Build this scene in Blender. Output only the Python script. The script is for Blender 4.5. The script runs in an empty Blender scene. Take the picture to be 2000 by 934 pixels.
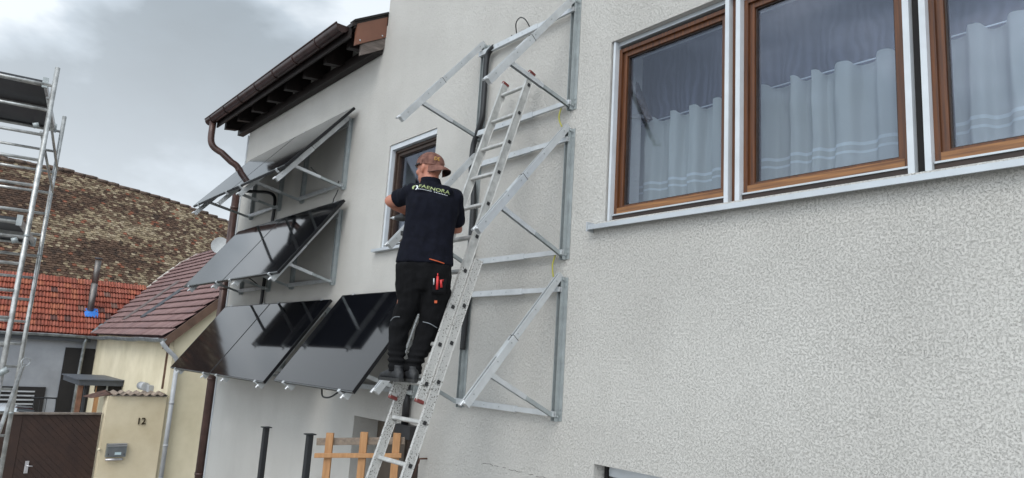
import bpy, bmesh, math, random
from mathutils import Vector, Matrix, noise
from mathutils.bvhtree import BVHTree
random.seed(7)
SC = bpy.context.scene
COL = SC.collection
V = Vector
rad = math.radians

# ------------------------------------------------------------------ camera
def cam_axes(yaw, pitch, roll):
    cy, sy, cp, sp = math.cos(yaw), math.sin(yaw), math.cos(pitch), math.sin(pitch)
    F = V((sy*cp, cy*cp, sp)); R = V((cy, -sy, 0)); U = R.cross(F)
    c, s = math.cos(roll), math.sin(roll)
    return R*c+U*s, -R*s+U*c, F
R_, U_, F_ = cam_axes(rad(-50.88), rad(10.06), rad(3.555))
cam = bpy.data.cameras.new('camera'); camo = bpy.data.objects.new('camera', cam)
COL.objects.link(camo); SC.camera = camo
camo.matrix_world = Matrix(((R_.x, U_.x, -F_.x, 0), (R_.y, U_.y, -F_.y, 0), (R_.z, U_.z, -F_.z, 0), (0, 0, 0, 1)))
cam.sensor_width = 36; cam.lens = 36*1380/2000; cam.clip_start = .05; cam.clip_end = 3000
SC.render.resolution_x = 1024; SC.render.resolution_y = 478

# ------------------------------------------------------------------ sky, sun, exposure
SUN_AZ = V((.50, -.86, 0)).normalized(); SUN_EL = rad(46)
SUN = SUN_AZ*math.cos(SUN_EL) + V((0, 0, math.sin(SUN_EL)))
w = bpy.data.worlds.new('World'); SC.world = w; w.use_nodes = True
nt = w.node_tree; nt.nodes.clear(); N = nt.nodes.new; Lk = nt.links.new
out = N('ShaderNodeOutputWorld'); mix = N('ShaderNodeMixShader')
bg1 = N('ShaderNodeBackground'); bg2 = N('ShaderNodeBackground')
sky = N('ShaderNodeTexSky'); sky.sky_type = 'NISHITA'; sky.sun_disc = False
sky.sun_elevation = SUN_EL; sky.sun_rotation = math.atan2(SUN.x, SUN.y)
Lk(sky.outputs[0], bg1.inputs[0]); bg1.inputs[1].default_value = .09
tc = N('ShaderNodeTexCoord'); sep = N('ShaderNodeSeparateXYZ'); Lk(tc.outputs['Generated'], sep.inputs[0])
def wm(op, a, b=None, c=None):
    n = N('ShaderNodeMath'); n.operation = op
    for i, x in enumerate((a, b, c)):
        if x is None: continue
        if isinstance(x, (int, float)): n.inputs[i].default_value = x
        else: Lk(x, n.inputs[i])
    return n.outputs[0]
zz = wm('ADD', wm('MULTIPLY', wm('MAXIMUM', sep.outputs[2], 0.0), .45), .5)
cb = N('ShaderNodeCombineXYZ'); Lk(wm('DIVIDE', sep.outputs[0], zz), cb.inputs[0]); Lk(wm('DIVIDE', sep.outputs[1], zz), cb.inputs[1]); Lk(wm('MULTIPLY', sep.outputs[2], 3.2), cb.inputs[2])
n1 = N('ShaderNodeTexNoise'); n1.inputs['Scale'].default_value = 1.25; n1.inputs['Detail'].default_value = 6; n1.inputs['Roughness'].default_value = .53; n1.inputs['Distortion'].default_value = .18
mp = N('ShaderNodeMapping'); mp.inputs['Location'].default_value = (11.22, 1.83, 0); mp.inputs['Scale'].default_value = (1, 1, 1)
Lk(cb.outputs[0], mp.inputs[0]); Lk(mp.outputs[0], n1.inputs['Vector'])
cr = N('ShaderNodeValToRGB'); e = cr.color_ramp.elements
e[0].position = .36; e[0].color = (.17, .215, .245, 1)
e[1].position = .60; e[1].color = (.85, .92, .98, 1)
k = e.new(.46); k.color = (.205, .26, .30, 1)
k = e.new(.53); k.color = (.43, .51, .58, 1)
Lk(n1.outputs[0], cr.inputs[0])
# overcast is paler toward the horizon and brighter round the veiled sun
hz = wm('POWER', wm('SUBTRACT', 1.0, wm('MAXIMUM', sep.outputs[2], 0.0)), 2.5)
mr = N('ShaderNodeMix'); mr.data_type = 'RGBA'; Lk(wm('MULTIPLY', hz, .9), mr.inputs[0]); Lk(cr.outputs[0], mr.inputs[6]); mr.inputs[7].default_value = (1.12, 1.18, 1.24, 1)
dt = N('ShaderNodeVectorMath'); dt.operation = 'DOT_PRODUCT'; Lk(tc.outputs['Generated'], dt.inputs[0]); dt.inputs[1].default_value = SUN
glow = wm('MULTIPLY', wm('POWER', wm('MULTIPLY_ADD', dt.outputs['Value'], .5, .5), 4.0), 2.3)
Lk(mr.outputs[2], bg2.inputs[0]); Lk(wm('ADD', glow, .82), bg2.inputs[1])
mix.inputs[0].default_value = .93
Lk(bg1.outputs[0], mix.inputs[1]); Lk(bg2.outputs[0], mix.inputs[2]); Lk(mix.outputs[0], out.inputs[0])
sun = bpy.data.lights.new('sun', 'SUN'); sun.energy = 1.15; sun.angle = rad(30); sun.color = (1, .94, .86)
suno = bpy.data.objects.new('sun', sun); COL.objects.link(suno)
suno.rotation_euler = (-SUN).to_track_quat('-Z', 'Y').to_euler()
SC.view_settings.view_transform = 'Standard'; SC.view_settings.look = 'None'
SC.view_settings.exposure = 0.24; SC.view_settings.gamma = 1

# ------------------------------------------------------------------ materials
MATS = {}
def mat(name, col, rough=.6, metal=0., var=.12, vscale=6., bump=0., bscale=60., bdist=.003, col2=None, spec=.5, coat=0., stretch=None, tint=False, attr=None, detail=4):
    if name in MATS: return MATS[name]
    m = bpy.data.materials.new(name); m.use_nodes = True; t = m.node_tree; P = t.nodes['Principled BSDF']
    P.inputs['Roughness'].default_value = rough; P.inputs['Metallic'].default_value = metal
    P.inputs['Specular IOR Level'].default_value = spec; P.inputs['Coat Weight'].default_value = coat
    c = t.nodes.new('ShaderNodeTexCoord'); mpn = t.nodes.new('ShaderNodeMapping'); t.links.new(c.outputs['Object'], mpn.inputs[0])
    if stretch: mpn.inputs['Scale'].default_value = stretch
    n = t.nodes.new('ShaderNodeTexNoise'); n.inputs['Scale'].default_value = vscale; n.inputs['Detail'].default_value = detail; n.inputs['Roughness'].default_value = .6
    t.links.new(mpn.outputs[0], n.inputs['Vector'])
    r = t.nodes.new('ShaderNodeValToRGB'); r.color_ramp.elements[0].position = .3; r.color_ramp.elements[1].position = .7
    a = V(col); b = V(col2) if col2 else a*(1-var*1.6)
    hi = a if col2 else a*(1+var*.5)
    r.color_ramp.elements[0].color = (*b, 1); r.color_ramp.elements[1].color = (*[min(1, x) for x in hi], 1)
    t.links.new(n.outputs[0], r.inputs[0]); colout = r.outputs[0]
    if tint:
        at = t.nodes.new('ShaderNodeAttribute'); at.attribute_name = 'tint'
        mx = t.nodes.new('ShaderNodeMix'); mx.data_type = 'RGBA'; mx.blend_type = 'MULTIPLY'; mx.inputs[0].default_value = 1
        t.links.new(colout, mx.inputs[6]); t.links.new(at.outputs['Color'], mx.inputs[7]); colout = mx.outputs[2]
    t.links.new(colout, P.inputs['Base Color'])
    if bump:
        bn = t.nodes.new('ShaderNodeTexNoise'); bn.inputs['Scale'].default_value = bscale; bn.inputs['Detail'].default_value = 3
        t.links.new(mpn.outputs[0], bn.inputs['Vector'])
        bb = t.nodes.new('ShaderNodeBump'); bb.inputs['Strength'].default_value = bump; bb.inputs['Distance'].default_value = bdist
        t.links.new(bn.outputs[0], bb.inputs['Height']); t.links.new(bb.outputs[0], P.inputs['Normal'])
    MATS[name] = m; return m

def stucco_mat():
    m = bpy.data.materials.new('white_stucco'); m.use_nodes = True; t = m.node_tree; P = t.nodes['Principled BSDF']; n = t.nodes.new; l = t.links.new
    P.inputs['Roughness'].default_value = .93; P.inputs['Specular IOR Level'].default_value = .2
    c = n('ShaderNodeTexCoord'); s = n('ShaderNodeSeparateXYZ'); l(c.outputs['Object'], s.inputs[0])
    def tex(scale, det, sc=(1, 1, 1), dist=0., rough=.55):
        mp_ = n('ShaderNodeMapping'); mp_.inputs['Scale'].default_value = sc; l(c.outputs['Object'], mp_.inputs[0])
        a = n('ShaderNodeTexNoise'); a.inputs['Scale'].default_value = scale; a.inputs['Detail'].default_value = det; a.inputs['Distortion'].default_value = dist; a.inputs['Roughness'].default_value = rough
        l(mp_.outputs[0], a.inputs['Vector']); return a.outputs[0]
    def mth(op, a, b=None, cl=False):
        x = n('ShaderNodeMath'); x.operation = op; x.use_clamp = cl
        for i, q in enumerate((a, b)):
            if q is None: continue
            if isinstance(q, (int, float)): x.inputs[i].default_value = q
            else: l(q, x.inputs[i])
        return x.outputs[0]
    def rng(v, a, b, lo=0., hi=1.):
        x = n('ShaderNodeMapRange'); l(v, x.inputs[0]); x.inputs[1].default_value = a; x.inputs[2].default_value = b; x.inputs[3].default_value = lo; x.inputs[4].default_value = hi; return x.outputs[0]
    def mixc(f, a, b):
        x = n('ShaderNodeMix'); x.data_type = 'RGBA'
        l(f, x.inputs[0])
        for i, q in ((6, a), (7, b)):
            if isinstance(q, tuple): x.inputs[i].default_value = (*q, 1)
            else: l(q, x.inputs[i])
        return x.outputs[2]
    big = tex(.9, 4); streak = tex(2.2, 5, (1.6, 1, .28)); fine = tex(70, 3, dist=.4)
    col = mixc(rng(big, .38, .64), (.51, .494, .467), (.572, .556, .526))
    col = mixc(mth('MULTIPLY', rng(streak, .5, .72), .15), col, (.42, .405, .375))
    # left, older half of the facade: yellower and dirtier
    old = rng(s.outputs[0], -6.6, -7.6)
    col = mixc(mth('MULTIPLY', old, .55), col, (.47, .445, .40))
    old2 = mth('MULTIPLY', old, rng(tex(1.3, 5, (1, 1, .5)), .42, .66))
    col = mixc(mth('MULTIPLY', old2, .5), col, (.36, .335, .295))
    # grime along the foot of the wall and beside the doorway
    low = mth('MULTIPLY', rng(s.outputs[2], -.1, -1.3), rng(tex(2.4, 5), .4, .62))
    col = mixc(mth('MULTIPLY', low, .4), col, (.38, .36, .32))
    # rain marks below the eave
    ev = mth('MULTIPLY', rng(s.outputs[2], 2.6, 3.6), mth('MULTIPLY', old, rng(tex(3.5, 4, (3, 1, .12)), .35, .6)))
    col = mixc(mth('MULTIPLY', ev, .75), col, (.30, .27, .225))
    sm = mth('MULTIPLY', mth('MULTIPLY', rng(s.outputs[2], -.3, .75), rng(s.outputs[2], 1.0, .9)), mth('MULTIPLY', rng(s.outputs[0], -3.6, -3.0), rng(tex(2.6, 5, (1.5, 1, .5), dist=.6), .52, .68)))
    col = mixc(mth('MULTIPLY', sm, .45), col, (.38, .375, .38))
    # damp line below the long sill
    sl = mth('MULTIPLY', mth('MULTIPLY', rng(s.outputs[2], .72, 1.0), rng(s.outputs[2], 1.02, .99)), mth('MULTIPLY', rng(s.outputs[0], -3.6, -3.3), rng(tex(5, 4, (2, 1, .4)), .3, .6)))
    col = mixc(mth('MULTIPLY', sl, .6), col, (.36, .33, .27))
    wn_ = tex(140, 2, (1, 1, 1.1), dist=.1, rough=.6); brk = rng(tex(85, 2), .42, .58)
    crev = rng(mth('ABSOLUTE', mth('SUBTRACT', wn_, .5)), .004, .045)
    pit = mth('MAXIMUM', crev, brk); worm = pit
    col = mixc(mth('SUBTRACT', 1.0, mth('MULTIPLY', mth('MULTIPLY', mth('SUBTRACT', 1.0, pit), rng(tex(2.1, 3), .35, .65, .95, 1.04)), .13)), (.22, .215, .21), col)  # shade inside the plaster crevices is also mixed into the base colour
    l(col, P.inputs['Base Color'])
    grain = tex(260, 2)
    h = mth('ADD', mth('MULTIPLY', rng(mth('ADD', mth('MULTIPLY', pit, .75), mth('MULTIPLY', tex(120, 2), .6)), .2, 1.2), rng(tex(1.7, 4, (1, 1, 1.6)), .36, .64, .9, 1.06)), mth('MULTIPLY', grain, .25))
    h = mth('ADD', h, mth('MULTIPLY', tex(22, 4), 1.6))
    b = n('ShaderNodeBump'); b.inputs['Strength'].default_value = 1.0; b.inputs['Distance'].default_value = .0033
    l(h, b.inputs['Height']); l(b.outputs[0], P.inputs['Normal'])
    return m
STUCCO = stucco_mat()

def glass_mat(name, refl=.16, tintc=(.9, .93, .95), rough=.0, glossc=(1, 1, 1), wav=0.):
    m = bpy.data.materials.new(name); m.use_nodes = True; t = m.node_tree; t.nodes.clear(); n = t.nodes.new; l = t.links.new
    o = n('ShaderNodeOutputMaterial'); mx = n('ShaderNodeMixShader'); tr = n('ShaderNodeBsdfTransparent'); g = n('ShaderNodeBsdfGlossy')
    tr.inputs[0].default_value = (*tintc, 1); g.inputs['Roughness'].default_value = rough; g.inputs['Color'].default_value = (*glossc, 1)
    f0 = n('ShaderNodeLayerWeight'); f0.inputs[0].default_value = .5; f = n('ShaderNodeMath'); f.operation = 'POWER'; l(f0.outputs['Facing'], f.inputs[0]); f.inputs[1].default_value = 4.5
    a = n('ShaderNodeMath'); a.operation = 'MULTIPLY_ADD'; a.use_clamp = True; l(f.outputs[0], a.inputs[0]); a.inputs[1].default_value = .75; a.inputs[2].default_value = refl
    if wav:
        c = n('ShaderNodeTexCoord'); nn = n('ShaderNodeTexNoise'); nn.inputs['Scale'].default_value = 3; nn.inputs['Detail'].default_value = 1; l(c.outputs['Object'], nn.inputs['Vector'])
        b = n('ShaderNodeBump'); b.inputs['Strength'].default_value = wav; b.inputs['Distance'].default_value = .01; l(nn.outputs[0], b.inputs['Height']); l(b.outputs[0], g.inputs['Normal'])
    l(a.outputs[0], mx.inputs[0]); l(tr.outputs[0], mx.inputs[1]); l(g.outputs[0], mx.inputs[2]); l(mx.outputs[0], o.inputs[0])
    return m
GLASS = glass_mat('window_glass', .062, (.90, .94, .98), wav=.012, glossc=(.80, .83, .96))

def cloth_mat():
    m = bpy.data.materials.new('sheer_curtain'); m.use_nodes = True; t = m.node_tree; t.nodes.clear(); n = t.nodes.new; l = t.links.new
    o = n('ShaderNodeOutputMaterial'); d = n('ShaderNodeBsdfDiffuse'); tl = n('ShaderNodeBsdfTranslucent'); tr = n('ShaderNodeBsdfTransparent')
    c = n('ShaderNodeTexCoord'); s = n('ShaderNodeSeparateXYZ'); l(c.outputs['Object'], s.inputs[0])
    r = n('ShaderNodeValToRGB'); mpr = n('ShaderNodeMapRange'); l(s.outputs[2], mpr.inputs[0]); mpr.inputs[1].default_value = 1.3; mpr.inputs[2].default_value = 1.5
    l(mpr.outputs[0], r.inputs[0]); r.color_ramp.interpolation = 'CONSTANT'
    e = r.color_ramp.elements; e[0].position = 0; e[0].color = (.50, .515, .48, 1); e[1].position = .18; e[1].color = (.68, .72, .70, 1)
    for p, cc in ((.26, (.50, .515, .48, 1)), (.42, (.68, .72, .70, 1)), (.52, (.50, .515, .48, 1))):
        k = e.new(p); k.color = cc
    l(r.outputs[0], d.inputs[0]); l(r.outputs[0], tl.inputs[0])
    m1 = n('ShaderNodeMixShader'); m1.inputs[0].default_value = .35; l(d.outputs[0], m1.inputs[1]); l(tl.outputs[0], m1.inputs[2])
    m2 = n('ShaderNodeMixShader'); m2.inputs[0].default_value = .08; l(m1.outputs[0], m2.inputs[1]); l(tr.outputs[0], m2.inputs[2]); l(m2.outputs[0], o.inputs[0])
    return m
CURT = cloth_mat()

def speckle_mat():
    m = bpy.data.materials.new('paint_spattered_aluminium'); m.use_nodes = True; t = m.node_tree; P = t.nodes['Principled BSDF']; n = t.nodes.new; l = t.links.new
    c = n('ShaderNodeTexCoord'); v = n('ShaderNodeTexNoise'); v.inputs['Scale'].default_value = 105; v.inputs['Detail'].default_value = 2.5; l(c.outputs['Object'], v.inputs['Vector'])
    big = n('ShaderNodeTexNoise'); big.inputs['Scale'].default_value = 3; l(c.outputs['Object'], big.inputs['Vector'])
    ad = n('ShaderNodeMath'); ad.operation = 'MULTIPLY_ADD'; l(big.outputs[0], ad.inputs[0]); ad.inputs[1].default_value = .35; l(v.outputs[0], ad.inputs[2])
    r = n('ShaderNodeValToRGB'); e = r.color_ramp.elements; e[0].position = .53; e[0].color = (.09, .085, .075, 1); e[1].position = .59; e[1].color = (.46, .455, .44, 1)
    l(ad.outputs[0], r.inputs[0]); l(r.outputs[0], P.inputs['Base Color']); P.inputs['Roughness'].default_value = .55; P.inputs['Metallic'].default_value = .15
    return m
SPECK = speckle_mat()

ALU = mat('aluminium_profile', (.58, .60, .615), .38, .45, var=.10, vscale=9)
GALV = mat('galvanised_steel', (.36, .39, .395), .45, .35, var=.12, vscale=18, bump=.15, bscale=200)
ALUW = mat('white_coated_aluminium', (.58, .61, .64), .38, .1, var=.07)
ALUL = mat('ladder_aluminium', (.50, .50, .485), .45, .25, var=.22, vscale=14, bump=.1, bscale=150)
TUBE = mat('scaffold_tube_aluminium', (.52, .52, .51), .36, .6, var=.3, vscale=12)
BLACKP = mat('black_plastic', (.018, .018, .02), .45, var=.2)
RUBBER = mat('black_tube_plastic', (.010, .011, .013), .42, var=.3)
BLKSTEEL = mat('black_painted_steel', (.010, .011, .013), .6, var=.3, vscale=9)
WOOD = mat('varnished_brown_wood', (.15, .050, .012), .42, var=.3, vscale=3, stretch=(22, 8, 1), col2=(.05, .017, .007), bump=.1, bscale=40, detail=6)
WOODL = mat('sunbleached_varnished_wood', (.34, .155, .05), .45, vscale=3, stretch=(1.2, 8, 30), col2=(.10, .035, .012), detail=6)
WOODD = mat('dark_wood', (.035, .018, .012), .5, var=.3, vscale=6, stretch=(1, 6, 6))
SILL = mat('sill_aluminium', (.50, .53, .56), .32, .35, var=.06)
DARKGAP = mat('dark_gap', (.012, .010, .010), .8)
ROOFD = mat('dark_brown_stained_timber', (.013, .007, .006), .6, var=.4, vscale=5, stretch=(1, 5, 1), bump=.15, bscale=30)
GUTTER = mat('brown_gutter_metal', (.050, .026, .024), .32, .3, var=.35, vscale=5)
FLASH = mat('brown_sheet_flashing', (.18, .08, .052), .42, .05, var=.1, vscale=5)
OLDW = mat('weathered_grey_timber', (.16, .13, .115), .8, var=.4, vscale=4, stretch=(6, 1, 8))
PANELG = mat('solar_glass', (.0045, .005, .007), .055, 0, var=.2, spec=.48, coat=.0, vscale=2)
PANELF = mat('black_anodised_frame', (.012, .012, .014), .35, .4, var=.1)
PANELB = mat('panel_backsheet', (.03, .03, .033), .6, var=.1)
CREAM = mat('cream_render', (.72, .63, .47), .9, var=.12, vscale=1.2, col2=(.56, .47, .32), bump=.3, bscale=90, spec=.2, detail=6)
CREAM2 = mat('pale_cream_render', (.77, .69, .52), .9, var=.1, vscale=1.0, bump=.2, bscale=90, spec=.2, col2=(.58, .51, .36))
GREYW = mat('blue_grey_render', (.30, .31, .335), .9, var=.14, vscale=1.3, bump=.3, bscale=50, spec=.2)
BARN = mat('old_clay_tile', (.9, .9, .9), .92, var=.35, vscale=9, bump=.4, bscale=40, spec=.2, tint=True)
ORANGE = mat('orange_clay_tile', (.95, .95, .95), .75, var=.25, vscale=5, bump=.3, bscale=40, spec=.3, tint=True)
PURPLE = mat('plum_concrete_tile', (.95, .95, .95), .62, var=.18, vscale=5, bump=.2, bscale=60, spec=.3, tint=True)
MORTAR = mat('pale_mortar', (.52, .48, .43), .95, var=.3, vscale=8, bump=.5, bscale=20)
ZINC = mat('zinc_gutter', (.33, .35, .36), .42, .55, var=.35, vscale=7)
PIPEG = mat('grey_plastic_pipe', (.42, .43, .45), .45, var=.12)
BROWNF = mat('brown_rake_board', (.13, .075, .052), .6, var=.2)
GATEW = mat('dark_stained_boards', (.042, .019, .012), .6, var=.5, vscale=4, col2=(.026, .012, .009), stretch=(1, 1, 1), bump=.2, bscale=30)
TIMBER = mat('orange_softwood', (.46, .25, .115), .75, var=.2, vscale=5, stretch=(8, 8, 1), col2=(.33, .165, .07), bump=.15, bscale=60)
TIMBERG = mat('greyed_board', (.24, .19, .15), .8, var=.25, vscale=4, stretch=(1, 8, 8))
SKIN = mat('skin', (.50, .22, .15), .5, var=.1, vscale=9, col2=(.40, .155, .10), bump=.1, bscale=200)
SHIRT = mat('navy_cotton', (.006, .0068, .013), .92, var=.25, vscale=20, bump=.25, bscale=500, bdist=.001, spec=.15)
PANTS = mat('black_work_trousers', (.0065, .0065, .0075), .92, var=.3, vscale=14, bump=.3, bscale=300, bdist=.001, spec=.15)
CAPM = mat('faded_brown_cotton', (.23, .115, .09), .9, var=.2, vscale=26, col2=(.09, .042, .034), spec=.2)
SHOE = mat('grey_black_shoe', (.020, .021, .024), .6, var=.5, vscale=30)
SOLE = mat('dark_rubber_sole', (.02, .02, .02), .7)
LIME = mat('lime_print', (.40, .47, .22), .7, var=.05)
WHITEP = mat('white_print', (.72, .76, .80), .7, var=.05)
GOLD = mat('gold_embroidery', (.60, .36, .08), .7, var=.1)
REDP = mat('red_plastic', (.55, .03, .03), .4, var=.1)
REDCAP = mat('dull_red_plastic', (.17, .028, .024), .55, var=.3, vscale=20)
ORNG = mat('orange_red_piping', (.55, .09, .02), .6)
REFL = mat('grey_reflective_piping', (.22, .24, .26), .5)
DKGREY = mat('dark_grey_roofing', (.06, .066, .078), .45, var=.15)
GROUND = mat('pale_grey_paving', (.34, .33, .31), .95, var=.3, vscale=1.5, bump=.4, bscale=80)
YELLOW = mat('yellow_green_cable', (.42, .40, .05), .5)
BLUE = mat('blue_flashing_sheet', (.02, .16, .55), .5, var=.1)
STEELCH = mat('dull_steel_flue', (.22, .20, .19), .4, .65, var=.35, vscale=8, stretch=(1, 1, .3))
DISHM = mat('white_dish_paint', (.36, .37, .37), .5, var=.1)
BRONZE = mat('dark_bronze', (.05, .032, .015), .4, .6)
MAILM = mat('grey_mailbox_metal', (.20, .215, .22), .4, .3, var=.08)
MAILL = mat('bright_mailbox_trim', (.62, .60, .62), .3, .6)
PAPER = mat('pale_label', (.50, .62, .66), .6)
CARP = mat('silver_white_car_paint', (.55, .58, .62), .25, .1, coat=.6, var=.02)
CARG = mat('dark_car_glass', (.01, .012, .014), .05, spec=.8)
DECK = mat('dark_plywood_deck', (.028, .030, .036), .55, var=.3, vscale=4)
RUST = mat('rusty_sheet', (.10, .045, .03), .8, var=.5, vscale=8)
FIBRE = mat('weathered_fibre_cement', (.30, .235, .19), .9, var=.45, vscale=6)
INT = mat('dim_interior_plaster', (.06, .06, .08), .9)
INTD = mat('dark_doorway_boards', (.05, .03, .022), .8, var=.3)
TEAL = mat('wooden_lining', (.115, .09, .07), .8, var=.25, vscale=3)

# ------------------------------------------------------------------ mesh helpers
class MB:
    def __init__(s): s.v = []; s.f = []; s.sm = []
    def add(s, vs, fs, smooth=False):
        o = len(s.v); s.v += [V(x) for x in vs]; s.f += [[i+o for i in f] for f in fs]; s.sm += [smooth]*len(fs); return s
    def box(s, a, b):
        x0, y0, z0 = [min(a[i], b[i]) for i in range(3)]; x1, y1, z1 = [max(a[i], b[i]) for i in range(3)]
        return s.add([(x0,y0,z0),(x1,y0,z0),(x1,y1,z0),(x0,y1,z0),(x0,y0,z1),(x1,y0,z1),(x1,y1,z1),(x0,y1,z1)],
                     [(0,3,2,1),(4,5,6,7),(0,1,5,4),(1,2,6,5),(2,3,7,6),(3,0,4,7)])
    def prof(s, pts, p0, p1, up=(0,0,1), caps=True, smooth=False):
        p0, p1 = V(p0), V(p1); d = (p1-p0).normalized(); up = V(up); side = d.cross(up).normalized(); up2 = side.cross(d)
        n = len(pts); vs = [p0+side*a+up2*b for a, b in pts]+[p1+side*a+up2*b for a, b in pts]
        fs = [(i, (i+1) % n, n+(i+1) % n, n+i) for i in range(n)]
        if caps: fs += [tuple(range(n))[::-1], tuple(range(n, 2*n))]
        return s.add(vs, fs, smooth)
    def bar(s, p0, p1, wd, ht, up=(0,0,1), bev=.0):
        a, b = wd/2, ht/2
        if bev:
            q = bev; pts = [(-a+q,-b),(a-q,-b),(a,-b+q),(a,b-q),(a-q,b),(-a+q,b),(-a,b-q),(-a,-b+q)]
        else: pts = [(-a,-b),(a,-b),(a,b),(-a,b)]
        return s.prof(pts, p0, p1, up)
    def tube(s, pts, r, n=10, caps=True, rad_fn=None):
        pts = [V(p) for p in pts]; m = len(pts); vs = []; ref = None
        for i, p in enumerate(pts):
            d = (pts[min(i+1, m-1)]-pts[max(i-1, 0)]).normalized()
            if ref is None: ref = d.orthogonal().normalized()
            ref = (ref-d*ref.dot(d)).normalized(); q = d.cross(ref)
            rr = rad_fn(i) if rad_fn else r
            vs += [p+ref*(math.cos(6.28318*k/n)*rr)+q*(math.sin(6.28318*k/n)*rr) for k in range(n)]
        fs = [(i*n+k, i*n+(k+1) % n, (i+1)*n+(k+1) % n, (i+1)*n+k) for i in range(m-1) for k in range(n)]
        s.add(vs, fs, True)
        if caps:
            o = len(s.v)-m*n; s.f += [[o+k for k in range(n)][::-1], [o+(m-1)*n+k for k in range(n)]]; s.sm += [False, False]
        return s
    def ell(s, c, r, n=14, m=9, rot=None):
        c = V(c); vs = []
        for i in range(m+1):
            th = math.pi*i/m
            for k in range(n):
                ph = 2*math.pi*k/n; p = V((r[0]*math.sin(th)*math.cos(ph), r[1]*math.sin(th)*math.sin(ph), r[2]*math.cos(th)))
                vs.append(c+(rot @ p if rot else p))
        fs = [(i*n+k, (i+1)*n+k, (i+1)*n+(k+1) % n, i*n+(k+1) % n) for i in range(m) for k in range(n)]
        return s.add(vs, fs, True)
    def loft(s, rings, n=18, caps=True):
        """rings: (centre, ax1, ax2) ellipses"""
        vs = []
        for c, a, b in rings:
            c, a, b = V(c), V(a), V(b)
            vs += [c+a*math.cos(2*math.pi*k/n)+b*math.sin(2*math.pi*k/n) for k in range(n)]
        m = len(rings); fs = [(i*n+k, i*n+(k+1) % n, (i+1)*n+(k+1) % n, (i+1)*n+k) for i in range(m-1) for k in range(n)]
        s.add(vs, fs, True)
        if caps:
            o = len(s.v)-m*n; s.f += [[o+k for k in range(n)][::-1], [o+(m-1)*n+k for k in range(n)]]; s.sm += [False, False]
        return s
    def mesh(s, name, m):
        me = bpy.data.meshes.new(name); me.from_pydata(s.v, [], s.f); me.materials.append(m)
        me.polygons.foreach_set('use_smooth', s.sm); me.update()
        bm = bmesh.new(); bm.from_mesh(me); bmesh.ops.recalc_face_normals(bm, faces=bm.faces); bm.to_mesh(me); bm.free()
        return me
    def build(s, name, m, parent=None, label=None, kind=None):
        o = bpy.data.objects.new(name, s.mesh(name, m)); COL.objects.link(o)
        if parent is not None:
            o.parent = parent; o.matrix_parent_inverse = Matrix.Translation(-parent.location) if False else Matrix()
            # meshes are written in world coordinates: shift them to the parent's frame
            t = Matrix.Translation(-world_loc(parent)); o.data.transform(t)
        if label: o['label'] = label
        if kind: o['kind'] = kind
        return o
def world_loc(o):
    p = V(o.location)
    while o.parent: o = o.parent; p += V(o.location)
    return p
def thing(name, loc, label, cat, group=None, kind=None):
    o = bpy.data.objects.new(name, None); o.location = loc; o.empty_display_size = .1; COL.objects.link(o)
    o['label'] = label; o['category'] = cat
    if group: o['group'] = group
    if kind: o['kind'] = kind
    return o
def tag(o, label, cat, group=None, kind=None):
    o['label'] = label
    if cat: o['category'] = cat
    if group: o['group'] = group
    if kind: o['kind'] = kind
    return o
def linkmesh(name, me, parent, loc, rot=None):
    o = bpy.data.objects.new(name, me); COL.objects.link(o); o.parent = parent; o.location = V(loc)-world_loc(parent)
    if rot is not None: o.rotation_euler = rot
    return o
def copy_tree(o, parent=None):
    c = o.copy(); COL.objects.link(c)
    if parent is not None: c.parent = parent
    for ch in list(o.children): copy_tree(ch, c)
    return c
def bez(p0, p1, p2, p3, n=14):
    p0, p1, p2, p3 = map(V, (p0, p1, p2, p3))
    return [p0*(1-t)**3+p1*3*t*(1-t)**2+p2*3*t*t*(1-t)+p3*t**3 for t in [i/n for i in range(n+1)]]
def smoothpath(pts, n=6):
    pts = [V(p) for p in pts]; P = [pts[0]]+pts+[pts[-1]]; o = []
    for i in range(1, len(P)-2):
        for k in range(n):
            t = k/n; a, b, c, d = P[i-1], P[i], P[i+1], P[i+2]
            o.append(.5*((2*b)+(c-a)*t+(2*a-5*b+4*c-d)*t*t+(-a+3*b-3*c+d)*t**3))
    o.append(pts[-1]); return o
def text_mesh(body, size, extr=0.0, spacing=1.0, sx=1.0):
    cu = bpy.data.curves.new('t', 'FONT'); cu.body = body; cu.size = size; cu.extrude = extr; cu.space_character = spacing; cu.resolution_u = 3
    o = bpy.data.objects.new('t', cu); COL.objects.link(o); dg = bpy.context.evaluated_depsgraph_get()
    me = bpy.data.meshes.new_from_object(o.evaluated_get(dg)); bpy.data.objects.remove(o)
    me.transform(Matrix.Diagonal((sx, 1, 1, 1))); me.materials.clear(); return me

GZ = -3.0; WY = 3.6; ZU0 = V((0, 0, 1))

# ------------------------------------------------------------------ ground
g = MB(); g.add([(-400,-400,GZ),(400,-400,GZ),(400,400,GZ),(-400,400,GZ)], [(0,1,2,3)])
tag(g.build('ground', GROUND), 'grey street and yard ground below the facade', None, kind='structure')

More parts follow.
